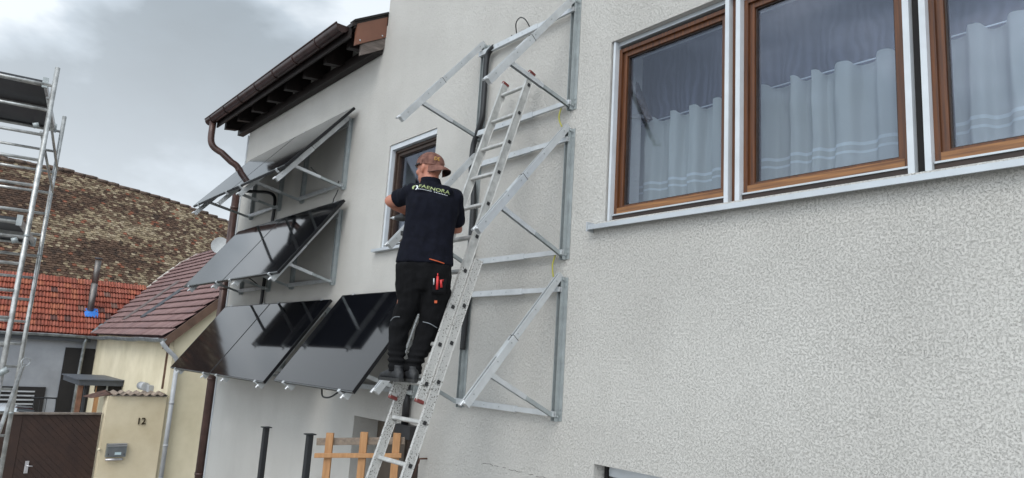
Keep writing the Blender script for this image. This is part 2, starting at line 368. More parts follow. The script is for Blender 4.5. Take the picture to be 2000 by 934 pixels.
# ------------------------------------------------------------------ white house
house = thing('white_house', (-5, WY, GZ), 'two storey white rough rendered house with brown eave and wooden windows', 'house')
openings = [(-6.63,-5.70,1.12,2.26), (-3.40,-.18,1.04,2.40), (-3.41,-.6,GZ,-.62), (-6.84,-5.55,GZ,-.62)]
def wall_cells(mb, xs, zs, ok, y, flip=False):
    for i in range(len(xs)-1):
        for j in range(len(zs)-1):
            cx, cz = (xs[i]+xs[i+1])/2, (zs[j]+zs[j+1])/2
            if not ok(cx, cz): continue
            q = [(xs[i],y,zs[j]),(xs[i+1],y,zs[j]),(xs[i+1],y,zs[j+1]),(xs[i],y,zs[j+1])]
            mb.add(q, [(0,1,2,3)])
XL, XR, XM = -11.35, 2.6, -6.95
xs = sorted({XL, XR, XM, *[o[0] for o in openings], *[o[1] for o in openings]}); zs = sorted({GZ, 3.78, 6.2, *[o[2] for o in openings], *[o[3] for o in openings]})
def ok(x, z):
    if x < XM and z > 3.78: return False
    return not any(a < x < b and c < z < d for a, b, c, d in openings)
wb = MB(); wall_cells(wb, xs, zs, ok, WY)
TH = .36
for a, b, c, d in openings:
    y0, y1 = WY, WY+TH
    wb.add([(a,y0,c),(a,y1,c),(a,y1,d),(a,y0,d)], [(0,1,2,3)]); wb.add([(b,y0,c),(b,y1,c),(b,y1,d),(b,y0,d)], [(3,2,1,0)])
    wb.add([(a,y0,d),(b,y0,d),(b,y1,d),(a,y1,d)], [(0,1,2,3)]); wb.add([(a,y0,c),(b,y0,c),(b,y1,c),(a,y1,c)], [(3,2,1,0)])
wall_cells(wb, xs, zs, ok, WY+TH)
YB = 11.
wb.add([(XL,WY,GZ),(XL,YB,GZ),(XL,YB,3.78),(XL,WY,3.78)], [(0,1,2,3)])
wb.add([(XL,WY,3.78),(XL,YB,3.78),(XL,(WY+YB)/2,6.2)], [(0,1,2)])
wb.add([(XR,WY,GZ),(XR,YB,GZ),(XR,YB,6.2),(XR,WY,6.2)], [(0,1,2,3)])
wb.add([(XL,YB,GZ),(XR,YB,GZ),(XR,YB,3.78),(XL,YB,3.78)], [(0,1,2,3)]); wb.add([(XM,YB,3.78),(XR,YB,3.78),(XR,YB,6.2),(XM,YB,6.2)], [(0,1,2,3)])
wb.add([(XM,WY,3.78),(XM,YB,3.78),(XM,YB,6.2),(XM,WY,6.2)], [(0,1,2,3)])
wb.build('wall', STUCCO, house)
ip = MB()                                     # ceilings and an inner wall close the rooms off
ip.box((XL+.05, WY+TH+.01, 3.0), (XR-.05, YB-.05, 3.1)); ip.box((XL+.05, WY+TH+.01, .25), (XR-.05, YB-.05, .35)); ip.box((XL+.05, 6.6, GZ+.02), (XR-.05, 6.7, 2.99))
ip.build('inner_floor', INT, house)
tr_ = MB(); tr_.box((XM-.15, WY-.35, 6.203), (XR+.4, YB+.3, 6.36)); tr_.build('roof', ROOFD, house)

# eave of the lower left roof
def ze(y): return 3.93+.60*(y-3.6)           # upper face of that roof
YE = 3.17
rf = MB(); yr = (WY+YB)/2
rf.add([(XL-.35,YE,ze(YE)),(XM-.02,YE,ze(YE)),(XM-.02,yr,ze(yr)),(XL-.35,yr,ze(yr)),
        (XL-.35,YE,ze(YE)-.05),(XM-.02,YE,ze(YE)-.05),(XM-.02,yr,ze(yr)-.05),(XL-.35,yr,ze(yr)-.05)],
       [(0,1,2,3),(7,6,5,4),(0,4,5,1),(1,5,6,2),(2,6,7,3),(3,7,4,0)])
rf.add([(XL-.35,yr,ze(yr)),(XM-.02,yr,ze(yr)),(XM-.02,YB+.3,ze(yr)-.6*(YB+.3-yr)),(XL-.35,YB+.3,ze(yr)-.6*(YB+.3-yr))], [(0,1,2,3)])
roof = rf.build('roof', ROOFD, house, label='dark lower roof seen from below')
sb = MB(); k = 0
while k < 4:                                  # soffit boards along the eave
    y0 = YE+.03+k*.105; sb.box((XL-.33, y0, 0), (XM-.03, y0+.098, .02))
    for v in sb.v[-8:]: v.z += ze(v.y)-.075
    k += 1
sb.build('soffit_board', ROOFD, roof)
x = XL-.22
while x < XM-.1:
    rb = MB(); zb = .26
    rb.add([(x+sx*.045, y, z) for sx in (-1, 1) for y, z in ((YE+.10, ze(YE+.10)-.085), (3.62, ze(3.62)-.085), (3.62, ze(3.62)-.36), (3.44, ze(3.44)-.34), (3.36, ze(3.36)-.30), (YE+.10, ze(YE+.10)-.26))],
           [(0,1,2,3,4,5)[::-1], (6,7,8,9,10,11), *[(i, (i+1) % 6, 6+(i+1) % 6, 6+i) for i in range(6)]])
    rb.build('rafter', ROOFD, roof); x += .62
pb = MB(); pb.box((XL-.3, 3.50, 3.44), (XM-.05, 3.595, 3.56)); pb.build('wall_plate', ROOFD, roof)
# verge on the right: weathered timber, brown sheet over it
vb = MB(); xv = XM-.035
vb.add([(xv+s*.02, y, ze(y)+q) for s in (-1, 1) for y, q in ((YE+.06,-.29),(3.598,-.29),(3.598,-.035),(YE+.06,-.035))], [(3,2,1,0),(4,5,6,7),(0,1,5,4),(1,2,6,5),(2,3,7,6),(3,0,4,7)])
fb = vb.build('verge_flashing', FLASH, roof)
for yy, q in ((3.28,-.25), (3.55,-.26)):
    MB().ell((xv+.024, yy, ze(yy)+q), (.006,.01,.01), 8, 5).build('screw', SILL, fb)
vt = MB(); vt.add([(xv-.012+s*.02, y, ze(y)+q) for s in (-1, 1) for y, q in ((YE+.14,-.43),(3.598,-.43),(3.598,-.295),(YE+.14,-.295))], [(3,2,1,0),(4,5,6,7),(0,1,5,4),(1,2,6,5),(2,3,7,6),(3,0,4,7)])
vt.build('verge_timber', OLDW, roof)
vt = MB(); vt.bar((xv-.02, YE+.02, ze(YE+.02)+.012), (xv-.02, 3.6-.003, ze(3.597)+.012), .12, .022); vt.build('roof_edge', DARKGAP, roof)
# gutter
gx0, gx1, gy, gz, gr = XL-.50, XM-.10, YE-.075, ze(YE)-.035, .078
gu = MB(); n = 14; vs = []
for xx in (gx0, gx1):
    for rr in (gr, gr-.006):
        vs += [(xx, gy+rr*math.cos(math.pi+math.pi*i/n), gz+rr*math.sin(math.pi+math.pi*i/n)*1.12) for i in range(n+1)]
m_ = n+1
fs = [(i, i+1, 2*m_+i+1, 2*m_+i) for i in range(n)]+[(m_+i+1, m_+i, 3*m_+i, 3*m_+i+1) for i in range(n)]
gu.add(vs, fs, True); gu.add([vs[i] for i in range(m_)], [tuple(range(m_))]); gu.add([vs[2*m_+i] for i in range(m_)], [tuple(range(m_))])
gu.tube([(gx0, gy-gr, gz+.004), (gx1, gy-gr, gz+.004)], .011, 8)
gut = gu.build('gutter', GUTTER, house)
x = gx0+.25
while x < gx1:
    br = MB(); br.tube([(x, gy+(gr+.004)*math.cos(math.pi+math.pi*i/12), gz+(gr+.004)*1.12*math.sin(math.pi+math.pi*i/12)) for i in range(13)], .006, 6)
    br.build('gutter_bracket', GUTTER, gut); x += .66
fsb = MB(); fsb.box((XL-.35, YE+.0, ze(YE)-.17), (XM-.06, YE+.022, ze(YE)-.055)); fsb.build('fascia_board', ROOFD, roof)
dpx = gx0+.20; px_ = XL-.105; py_ = WY-.045
PB = mat('brown_downpipe', (.085, .045, .038), .38, .15, var=.3, vscale=6)
dp = MB(); pth = [(dpx, gy, gz-.05), (dpx, gy, gz-.28), *bez((dpx, gy, gz-.28), (dpx, gy, gz-.46), (dpx+.02, gy+.05, gz-.50), (dpx+.07, gy+.18, gz-.56), 8)[1:],
                  *bez((px_-.03, py_-.14, gz-.70), (px_, py_-.02, gz-.75), (px_, py_, gz-.80), (px_, py_, gz-.95), 8), (px_, py_, gz-1.15)]
dp.tube(pth, .052, 14); dpo = dp.build('downpipe', PB, house)
dp = MB(); dp.tube([(px_, py_, gz-1.10), (px_, py_, GZ)], .066, 16); dp.build('lower_pipe', PB, dpo)
for zc in (2.2, .9, -.5, -1.9):
    MB().tube([(px_, py_, zc-.02), (px_, py_, zc+.02)], .073, 14).build('pipe_clip', PB, dpo)
cb_ = MB(); cb_.bar((XL-.006, WY-.004, GZ), (XL-.006, WY-.004, 3.4), .035, .016, up=(1,0,0), bev=.004); cb_.build('corner_bead', ALUW, house)

# ---- wooden window units behind white shutter rails
def strip(mb, x0, x1, z0, z1, wd, y0, y1):    # rectangular frame ring
    mb.box((x0,y0,z0),(x0+wd,y1,z1)); mb.box((x1-wd,y0,z0),(x1,y1,z1)); mb.box((x0+wd+.0005,y0+.001,z0),(x1-wd-.0005,y1-.001,z0+wd)); mb.box((x0+wd+.0005,y0+.001,z1-wd),(x1-wd-.0005,y1-.001,z1))
def window_unit(x0, x1, z0, z1, lab, wood=WOOD, glass_y=3.70, bottom=WOODL):
    w_ = thing('tmp', (x0, WY, z0), '', '');
    for q in ('label', 'category'): del w_[q]
    w_.name = 'window'; w_.parent = house; w_.location = V((x0, WY, z0))-world_loc(house)
    a = MB(); strip(a, x0, x1, z0+.045, z1, .026, WY+.055, WY+.13); a.build('outer_frame', wood, w_)
    a = MB(); strip(a, x0+.027, x1-.027, z0+.075, z1-.027, .034, WY+.074, WY+.14); a.build('sash', wood, w_)
    a = MB(); strip(a, x0+.062, x1-.062, z0+.110, z1-.062, .008, WY+.088, WY+.135); a.build('glazing_bead', WOODD, w_)
    a = MB(); a.box((x0+.0275, WY+.052, z0+.048), (x1-.0275, WY+.073, z0+.092)); a.build('bottom_rail', bottom, w_)
    a = MB(); a.box((x0+.066, glass_y, z0+.114), (x1-.066, glass_y+.006, z1-.066)); a.build('pane', GLASS, w_)
    a = MB(); a.box((x0+.004, WY+.030, z0+.034), (x1-.004, WY+.0545, z0+.044)); a.build('drip_strip', SILL, w_)
    a = MB(); a.box((x0+.002, WY+.04, z0-.002), (x1-.002, WY+.082, z0+.033)); a.build('lower_gap_board', WOODD, w_)
    if lab: w_['label'] = lab
    return w_
BZ0, BZ1 = 1.045, 2.345
units = [(-3.365,-2.435,'leftmost sash of the long window'), (-2.325,-1.385,'middle sash of the long window'), (-1.275,-.30,'right sash of the long window')]
for x0, x1, lab in units: window_unit(x0, x1, BZ0, BZ1, lab)
rl = []
for xa, xb in ((-3.387,-3.366), (-2.434,-2.405), (-2.357,-2.326), (-1.384,-1.353), (-1.306,-1.276), (-.299,-.27)):
    a = MB(); a.box((xa, WY+.012, 1.035), (xb, WY+.07, 2.398))
    a.box(((xa+xb)/2-.002, WY+.009, 1.036), ((xa+xb)/2+.002, WY+.0118, 2.397)) if False else None
    a.build('shutter_rail', ALUW, house)
for (xa, xb), mm in zip(((-2.4045,-2.3575), (-1.3525,-1.3065)), (WOOD, DARKGAP)):
    a = MB(); a.box((xa, WY+.055, 1.04), (xb, WY+.12, 2.397)); a.build('mullion', mm, house)
a = MB(); a.box((-.268, WY+.05, 1.04), (-.181, WY+.12, 2.397)); a.build('mullion', WOOD, house)
a = MB(); a.box((-3.365, WY+.045, 2.368), (-2.4345, WY+.12, 2.398)); a.box((-2.3255, WY+.045, 2.368), (-1.3845, WY+.12, 2.398)); a.box((-1.2755, WY+.045, 2.368), (-.30, WY+.12, 2.398)); a.build('shutter_box_edge', SILL, house)
a = MB(); a.add([(-3.50,3.535,.980),(-.05,3.535,.980),(-.05,3.535,1.012),(-3.50,3.535,1.012),(-3.50,3.66,1.034),(-.05,3.66,1.034),(-.05,3.549,.980),(-3.50,3.549,.980),(-.05,3.549,1.0),(-3.5,3.549,1.0),(-.05,3.66,1.02),(-3.5,3.66,1.02)],
             [(0,1,2,3),(3,2,5,4),(0,7,6,1),(7,9,8,6),(9,11,10,8),(1,6,8,2),(2,8,10,5),(0,3,9,7),(3,4,11,9)])
a.box((-3.512,3.53,.968),(-3.501,3.598,1.035)); a.build('window_sill', SILL, house)
# small window
w2 = window_unit(-6.585, -5.70, 1.125, 2.2, 'tall small window behind the worker', wood=mat('grey_brown_frame', (.055,.032,.022), .5, var=.3, vscale=4, stretch=(1,8,8)), bottom=TEAL, glass_y=3.705)
a = MB(); a.box((-6.625, WY+.012, 1.13), (-6.588, WY+.09, 2.258)); a.box((-6.587, WY+.013, 2.205), (-5.701, WY+.09, 2.257)); a.build('shutter_rail', ALUW, house)
a = MB(); a.box((-6.72, 3.54, 1.085), (-5.62, 3.598, 1.115)); a.box((-6.628, 3.5985, 1.12), (-5.705, 3.70, 1.125)); a.build('window_sill', SILL, house)
# garage door
gd = MB(); gd.box((-3.405,WY+.10,GZ),(-3.385,WY+.13,-.625)); gdo = gd.build('garage_door', DARKGAP, house)
z = -.665; first = True
while z > -1.35:
    s_ = MB(); h = .085 if first else .105
    s_.prof([(0,-h/2+.003),(.018,-h/2+.008),(.022,0),(.018,h/2-.008),(0,h/2-.003)], (-3.38, WY+.14, z), (-.62, WY+.14, z)); s_.build('slat', ALUW, gdo)
    z -= .105; first = False
a = MB(); a.box((-3.384,WY+.16,GZ),(-.61,WY+.20,-.625)); a.build('backing', PIPEG, gdo)
# doorway recess with brown door
dr = MB(); dr.box((-6.25, WY+.30, GZ), (-5.56, WY+.35, -.63)); dro = dr.build('doorway', INTD, house)
a = MB(); a.box((-6.83, WY+.28, GZ), (-6.26, WY+.34, -.625)); a.build('doorway_lining', TEAL, dro)
for q in range(5):
    a = MB(); a.box((-6.22+q*.135, WY+.285, GZ), (-6.22+q*.135+.12, WY+.299, -.66)); a.build('door_board', INTD, dro)
# hairline crack, hook and cable on the wall
cr_ = MB(); xx = -4.62; zc = -.79
random.seed(3)
for q in range(26):
    nx = xx+random.uniform(.015,.045); nz = -.785+random.uniform(-.006,.006)
    if random.random() < .75: cr_.bar((xx, WY-.0008, zc), (nx, WY-.0008, nz), .003, .002, up=(0,1,0))
    xx, zc = nx, nz
cr_.build('wall_crack', mat('crack_dark', (.10,.09,.08), .9), house, kind='stuff')
hk = MB(); hk.tube([(-5.42,3.6,-.86),(-5.43,3.53,-.86),(-5.43,3.52,-.90)], .008, 8); hk.tube(smoothpath([(-5.43,3.52,-.9),(-5.5,3.53,-1.0),(-5.6,3.55,-1.14),(-5.7,3.56,-1.3)]), .004, 6); hk.build('wall_hook', RUST, house)

# curtains: separate things inside, on a rod
rod = MB(); rod.tube([(-3.62,4.02,1.885),(-.1,4.02,1.885)], .0045, 8); tag(rod.build('curtain_rod', ALUW), 'thin white rod carrying the half curtains behind the long window', 'curtain rod')
def curtain(x0, x1, lab, seed, ztop=1.885, zbot=1.02, y=4.02):
    random.seed(seed); nx, nz = 150, 14; phs = []; p = random.random()*6; ks = []
    xsx = []; fold = []
    # fold widths vary
    edges = [x0]
    while edges[-1] < x1: edges.append(edges[-1]+random.uniform(.13,.27))
    def ph(x):
        for i in range(len(edges)-1):
            if edges[i] <= x <= edges[i+1]: return i+(x-edges[i])/(edges[i+1]-edges[i])
        return 0
    mb = MB(); vs = []
    for j in range(nz+1):
        t = j/nz
        for i in range(nx+1):
            x = x0+(x1-x0)*i/nx; u = ph(x); s_ = math.sin(u*2*math.pi); s_ = math.tanh(2.6*s_)
            amp = .036*(1-.25*t)+.012*noise.noise(V((x*5, t*2, seed)))
            up = .030*max(0, s_) - .004
            vs.append((x+.012*math.sin(u*4*math.pi+1)*(1-t)+.02*noise.noise(V((x*3, t*3, seed+5)))*t, y-amp*s_+.01*noise.noise(V((x*20, t*6, seed))), (ztop+up)*(1-t)+zbot*t))
    W = nx+1; mb.add(vs, [(j*W+i, j*W+i+1, (j+1)*W+i+1, (j+1)*W+i) for j in range(nz) for i in range(nx)], True)
    c = mb.build('curtain', CURT); tag(c, lab, 'curtain', 'half curtains behind the long window')
    return c
curtain(-3.66,-2.50,'sheer white pleated half curtain behind the leftmost pane of the long window',1)
curtain(-2.49,-1.45,'sheer white pleated half curtain behind the middle pane of the long window',2)
curtain(-1.44,-.25,'sheer white half curtain behind the right pane, round shape behind it',3)
def voile_mat():
    m = bpy.data.materials.new('moire_voile'); m.use_nodes = True; t = m.node_tree; t.nodes.clear(); n = t.nodes.new; l = t.links.new
    o = n('ShaderNodeOutputMaterial'); d = n('ShaderNodeBsdfDiffuse'); tr = n('ShaderNodeBsdfTransparent'); mx = n('ShaderNodeMixShader')
    d.inputs[0].default_value = (.36, .37, .48, 1)
    c = n('ShaderNodeTexCoord'); w1 = n('ShaderNodeTexWave'); w1.inputs['Scale'].default_value = 5.5; w1.inputs['Distortion'].default_value = 9; w1.inputs['Detail'].default_value = 1.5; w1.inputs['Detail Scale'].default_value = .8
    l(c.outputs['Object'], w1.inputs['Vector']); r = n('ShaderNodeMapRange'); l(w1.outputs['Fac'], r.inputs[0]); r.inputs[3].default_value = .90; r.inputs[4].default_value = .72
    l(r.outputs[0], mx.inputs[0]); l(d.outputs[0], mx.inputs[1]); l(tr.outputs[0], mx.inputs[2]); l(mx.outputs[0], o.inputs[0]); return m
VOILE = voile_mat()
for x0_, x1_, lb in ((-3.66,-2.50,'leftmost'), (-2.49,-1.45,'middle'), (-1.44,-.25,'right')):
    q_ = MB(); vs = []
    for j in range(9):
        for i in range(61):
            xx_ = x0_+(x1_-x0_)*i/60; vs.append((xx_, 4.10+.02*math.sin(xx_*23)+.008*math.sin(xx_*61+j), 2.46-.60*j/8))
    q_.add(vs, [(j*61+i, j*61+i+1, (j+1)*61+i+1, (j+1)*61+i) for j in range(8) for i in range(60)], True)
    tag(q_.build('voile', VOILE), 'thin violet grey voile above the half curtain behind the %s pane of the long window' % lb, 'voile', 'voiles above the half curtains')
a = MB(); a.ell((-1.02,4.14,1.47),(.075,.07,.12),16,10); a.loft([((-1.02,4.14,1.02),(.06,0,0),(0,.06,0)),((-1.02,4.14,1.25),(.085,0,0),(0,.085,0)),((-1.02,4.14,1.34),(.05,0,0),(0,.05,0))]); tag(a.build('reflection_blob', mat('olive_reflection', (.10,.11,.06), .8, var=.4, vscale=30, bump=.5, bscale=60)), 'rounded form added behind the right curtain to stand for a reflection', 'stand_in')  # rounded form added to stand for a reflection in the right pane
a = MB(); a.bar((-3.47,3.90,2.28),(-3.27,3.90,1.84),.045,.03,up=(0,1,0)); tag(a.build('reflection_bar', WOODD), 'dark slanting bar added behind the leftmost pane of the long window to stand for a reflection', 'bar')  # bar added to stand for a dark reflection in the pane
# small window: dim drape and a pale sheet catching the light
a = MB(); vs = []
for j in range(9):
    for i in range(21):
        xx_ = -6.30+.62*i/20; tt = j/8; vs.append((xx_+.02*tt, 3.90+.012*math.sin(i*1.7)*tt, 2.16-.9*tt*(0.15+.85*(i/20)) ))
a.add(vs, [(j*21+i, j*21+i+1, (j+1)*21+i+1, (j+1)*21+i) for j in range(8) for i in range(20)], True)
tag(a.build('drape', mat('pale_blue_net', (.30,.36,.42), .8, var=.15, vscale=20)), 'pale net drape slanting down inside the small window above the cap', 'curtain')
a = MB(); vs = []
for j in range(5):
    for i in range(31):
        xx_ = -6.62+.34*i/30; vs.append((xx_, 4.0+.02*math.sin(i*1.1), 2.3-1.25*j/4))
a.add(vs, [(j*31+i, j*31+i+1, (j+1)*31+i+1, (j+1)*31+i) for j in range(4) for i in range(30)], True)
tag(a.build('brown_curtain', mat('brown_drape', (.13,.10,.08), .9, var=.25, vscale=10)), 'dim brown curtain at the left inside of the small window', 'curtain')

# ------------------------------------------------------------------ racks on the wall
def C_prof(w, h, t=.004, slot=.014):
    a, b = w/2, h/2; s = slot/2
    return [(-a,-b),(a,-b),(a,b),(s,b),(s,b-.010),(a-t*1.5,b-.010),(a-t*1.5,b-.016),(-a+t*1.5,b-.016),(-a+t*1.5,b-.010),(-s,b-.010),(-s,b),(-a,b)]
def U_prof(w, h, t=.004):                     # open toward +up
    a, b = w/2, h/2
    return [(-a,-b),(a,-b),(a,b),(a-t,b),(a-t,-b+t),(-a+t,-b+t),(-a+t,b),(-a,b)]
def bolt(p, ax, parent, r=.009, l=.014):
    p = V(p); ax = V(ax); MB().tube([p, p+ax*l], r, 6).build('bolt', GALV, parent)
def make_rack(xr, xl, zt, zb, lab, tipy=2.775, drop=.955):
    yv = WY-.022; root = thing('panel_rack', (xr, WY, zb), lab, 'mounting rack', 'tilting panel racks bolted to the white wall')
    tipz = zt-drop
    for xc in (xr, xl):
        # wall rail: U open to the street, plus the flange screwed to the plaster
        MB().prof(U_prof(.040, .040), (xc, yv, zb), (xc, yv, zt-.02), up=(0,-1,0)).build('wall_rail', GALV, root)
        MB().box((xc+.0205, WY-.006, zb+.004), (xc+.052, WY-.001, zt-.024)).build('wall_flange', GALV, root)
        p0 = V((xc, WY-.035, zt-.005)); p1 = V((xc, tipy, tipz)); dv = (p1-p0); up = V((1,0,0)).cross(dv).normalized()
        if up.z < 0: up = -up
        pm = p0+dv*.52
        r1 = MB().prof(C_prof(.034, .047), p0, pm+dv*.03, up=up).build('upper_rail', ALU, root)
        r2 = MB().prof(C_prof(.042, .055), pm, p1, up=up).build('lower_rail', ALU, root)
        dn_ = dv.normalized(); L_ = dv.length
        MB().bar(p0+dn_*.02+up*.0150, pm+dn_*.02+up*.0150, .0128, .004, up=up).build('slot', DARKGAP, r1)  # dark strips laid in the rail slots paint the shade inside them
        MB().bar(pm+dn_*.01+up*.0190, p1-dn_*.03+up*.0190, .0128, .004, up=up).build('slot', DARKGAP, r2)
        MB().bar(pm-dn_*.004, pm+dn_*.0-dn_*.0005, .045, .058, up=up).build('joint', DARKGAP, r2)
        for q in (.06, .30, .49, .56, .70, .93):
            hh = .017 if q < .51 else .021
            bolt(p0+dv*q+V((hh,0,0))+up*.006, (1,0,0), r1 if q < .51 else r2, .0055, .004)
        MB().bar(pm+dn_*.05+up*.0290, pm+dn_*.20+up*.0290, .030, .004, up=up).build('slide_plate', ALU, r2)
        MB().tube([p1+dv.normalized()*.0+up*.02+V((-.03,0,0)), p1+up*.02+V((.03,0,0))], .007, 8).build('tip_bolt', ALU, r2)
        MB().bar(p1-dv.normalized()*.012+up*.0285, p1-dv.normalized()*(-.028)+up*.0285, .026, .014, up=up, bev=.003).build('end_stop', ALU, r2)
        s0 = p0+dv*.775-up*.025; s1 = V((xc, WY-.030, zb+.032)); dm = s0+(s1-s0)*.5
        MB().prof(U_prof(.030, .034), s0, dm+(s1-s0)*.02, up=(0,.6,-.8)).build('strut', ALU, root)
        MB().prof(U_prof(.024, .028), dm, s1, up=(0,.6,-.8)).build('strut', GALV, root)
        for zz_ in (zb+.05, zb+.085, zt-.09, zt-.05):
            bolt((xc+.036, WY-.006, zz_), (0,-1,0), root, .007, .006)
        bolt((xc+.020, yv, zb+.035), (1,0,0), root); bolt((xc+.020, yv-.004, zt-.04), (1,0,0), root)
    for zz_ in (zt-.115, zb+.052):
        xm = xl+(xr-xl)*.62
        c1 = MB().prof(U_prof(.030, .046), (xl-.03, WY-.050, zz_), (xm+.05, WY-.050, zz_), up=(0,0,1)).build('cross_rail', ALU, root)
        MB().prof(U_prof(.022, .036), (xm, WY-.050, zz_), (xr+.028, WY-.050, zz_), up=(0,0,1)).build('cross_rail', ALU, root)
        for q in (.22, .34, .5): bolt((xl+(xr-xl)*q, WY-.066, zz_), (0,-1,0), c1, .004, .003)
    return root
RT = (2.90, 1.82, .68)
make_rack(-3.79,-4.97,2.90,1.96,'empty aluminium panel rack at the top right, above the ladder head')
make_rack(-3.79,-4.97,1.83,.79,'empty aluminium panel rack in the middle, crossing behind the ladder and worker')
make_rack(-3.79,-4.97,.68,-.38,'lowest empty aluminium panel rack, to the right of the ladder foot')
make_rack(-7.64,-8.84,2.825,1.92,'aluminium rack under the right hand panel of the top row')
make_rack(-9.63,-10.72,2.825,1.92,'aluminium rack under the left hand panel of the top row')
make_rack(-7.66,-8.86,1.70,.78,'aluminium rack under the right hand panel of the middle row', 2.87, .945)
make_rack(-9.66,-10.74,1.70,.78,'aluminium rack under the left hand panel of the middle row', 2.87, .945)
make_rack(-7.70,-8.86,.54,-.36,'aluminium rack under the middle panel of the lowest row', 2.89, .945)
make_rack(-9.66,-10.80,.54,-.36,'aluminium rack under the leftmost panel of the lowest row', 2.89, .945)
make_rack(-5.70,-6.90,.575,-.36,'aluminium rack under the panel behind the worker\'s legs', 2.89, .945)

def make_panel(xl, xr, zt, lab, tipy=2.89):
    p0 = V((0, 3.555, zt)); p1 = V((0, tipy, zt-.945)); dv = (p1-p0).normalized(); nrm = V((1,0,0)).cross(dv)
    if nrm.z < 0: nrm = -nrm
    L = 1.155; base = p0+nrm*.068-dv*.03
    root = thing('solar_panel', (xl, base.y, base.z), lab, 'solar panel', 'black solar panels tilted out from the wall')
    def P(x, s, h): return V((x, 0, 0))+base+dv*s+nrm*h
    def slab(x0, x1, s0, s1, h0, h1):
        vs = [P(x,s,h) for x in (x0,x1) for s in (s0,s1) for h in (h0,h1)]
        return MB().add(vs, [(0,1,3,2),(4,6,7,5),(0,4,5,1),(2,3,7,6),(0,2,6,4),(1,5,7,3)])
    fw = .011
    slab(xl+fw, xr-fw, fw, L-fw, -.004, -.0005).build('glass', PANELG, root)
    slab(xl+fw, xr-fw, fw, L-fw, -.0085, -.0045).build('backsheet', PANELB, root)
    f = MB()
    for q in (slab(xl, xr, 0, fw-.0003, -.032, 0), slab(xl, xr, L-fw+.0003, L, -.032, 0), slab(xl, xl+fw-.0003, fw, L-fw, -.032, .0), slab(xr-fw+.0003, xr, fw, L-fw, -.032, .0)):
        f.add(q.v, q.f)
    f.build('frame', PANELF, root)
    slab((xl+xr)/2-.08, (xl+xr)/2+.08, .08, .16, -.03, -.009).build('junction_box', BLACKP, root)
    ln = slab(xl+.004, xr-.004, L+.0003, L+.0016, -.004, 0); ln.build('edge_strip', GALV, root)
    for xc in (xl+.26, xr-.24):
        for s, sg in ((L+.001, 1), (-.001, -1)):
            c = MB(); vs = [P(x_, s+sg*ds, h) for x_ in (xc-.022, xc+.022) for ds, h in ((-.010,.003),(.016,.003),(.016,-.05),(.006,-.05),(.006,-.002),(-.010,-.002))]
            c.add(vs, [(0,1,2,3,4,5)[::-1],(6,7,8,9,10,11),*[(i,(i+1)%6,6+(i+1)%6,6+i) for i in range(6)]]); c.build('clamp', ALU, root)
    return root
PW = 1.762
make_panel(-9.145,-7.45,2.825,'right hand solar panel of the top row', 2.76)
make_panel(-10.90,-9.165,2.825,'left hand solar panel of the top row, under the gutter pipe', 2.76)
make_panel(-9.255,-7.455,1.70,'right hand solar panel of the middle row', 2.87)
make_panel(-11.02,-9.275,1.70,'left hand solar panel of the middle row, in front of the purple roof', 2.87)
make_panel(-9.33,-7.515,.54,'middle solar panel of the lowest row')
make_panel(-11.16,-9.35,.54,'leftmost solar panel of the lowest row')
make_panel(-7.235,-5.50,.575,'rightmost solar panel of the lowest row, behind the worker\'s legs')

# ------------------------------------------------------------------ tubes and cables
def cable(pts, r, m, lab, cat='cable', n=8, ribs=False, name=None, group=None):
    P = smoothpath(pts, 40 if ribs else 8)
    mb = MB(); mb.tube(P, r, n, rad_fn=(lambda i: r*(1.0 if i % 2 else .955)) if ribs else None)
    o = mb.build(name or cat.replace(' ', '_'), m); tag(o, lab, cat, group); return o
cable([(-4.78,3.545,2.795),(-4.86,3.545,2.76),(-4.885,3.545,2.66),(-4.89,3.55,2.4),(-4.895,3.55,2.16),(-4.95,3.55,2.02),(-5.00,3.55,1.9),(-5.00,3.55,1.68),(-4.95,3.555,1.5),(-4.93,3.555,1.1),(-4.93,3.555,.6),(-4.95,3.56,.1)], .026, RUBBER, 'thick black ribbed conduit running down the wall behind the ladder', 'conduit', 10, True)
cable([(-4.80,3.55,2.79),(-4.72,3.55,2.775),(-4.60,3.56,2.80),(-4.55,3.56,2.83)], .008, RUBBER, 'short black cable leaving the conduit top under the cross rail')
cable([(-4.50,3.57,2.83),(-4.47,3.53,2.90),(-4.41,3.52,2.93),(-4.35,3.53,2.90),(-4.33,3.57,2.84)], .005, RUBBER, 'thin black wire loop arching above the top cross rail')
cable([(-3.87,3.56,1.99),(-3.885,3.555,1.93),(-3.87,3.55,1.88),(-3.84,3.55,1.83)], .006, YELLOW, 'yellow green earth wire between the top and middle empty racks', group='earth wires')
cable([(-3.85,3.56,.83),(-3.865,3.55,.76),(-3.86,3.55,.70),(-3.85,3.55,.66)], .006, YELLOW, 'yellow green earth wire between the middle and lowest empty racks', group='earth wires')
cable([(-10.4,3.2,2.25),(-10.2,3.35,2.24),(-9.95,3.5,2.22),(-9.78,3.55,2.15),(-9.74,3.56,2.0),(-9.76,3.56,1.7),(-9.76,3.56,1.2),(-9.80,3.56,.6),(-9.8,3.56,-.2)], .024, RUBBER, 'black conduit running down the wall behind the left hand panels', 'conduit', 10, True)
cable([(-7.75,3.2,2.13),(-7.72,3.35,2.02),(-7.68,3.5,1.97),(-7.66,3.53,2.02)], .006, RUBBER, 'thin black lead looping under the top right panel', group='panel leads')
cable([(-7.68,3.54,1.92),(-7.70,3.53,1.86),(-7.78,3.54,1.81),(-7.80,3.55,1.74)], .006, RUBBER, 'thin black lead hanging between the top and middle panels', group='panel leads')
cable([(-10.1,3.1,1.05),(-9.95,3.2,1.0),(-9.8,3.35,.95),(-9.74,3.5,.84)], .008, RUBBER, 'black lead drooping under the left middle panel', group='panel leads')
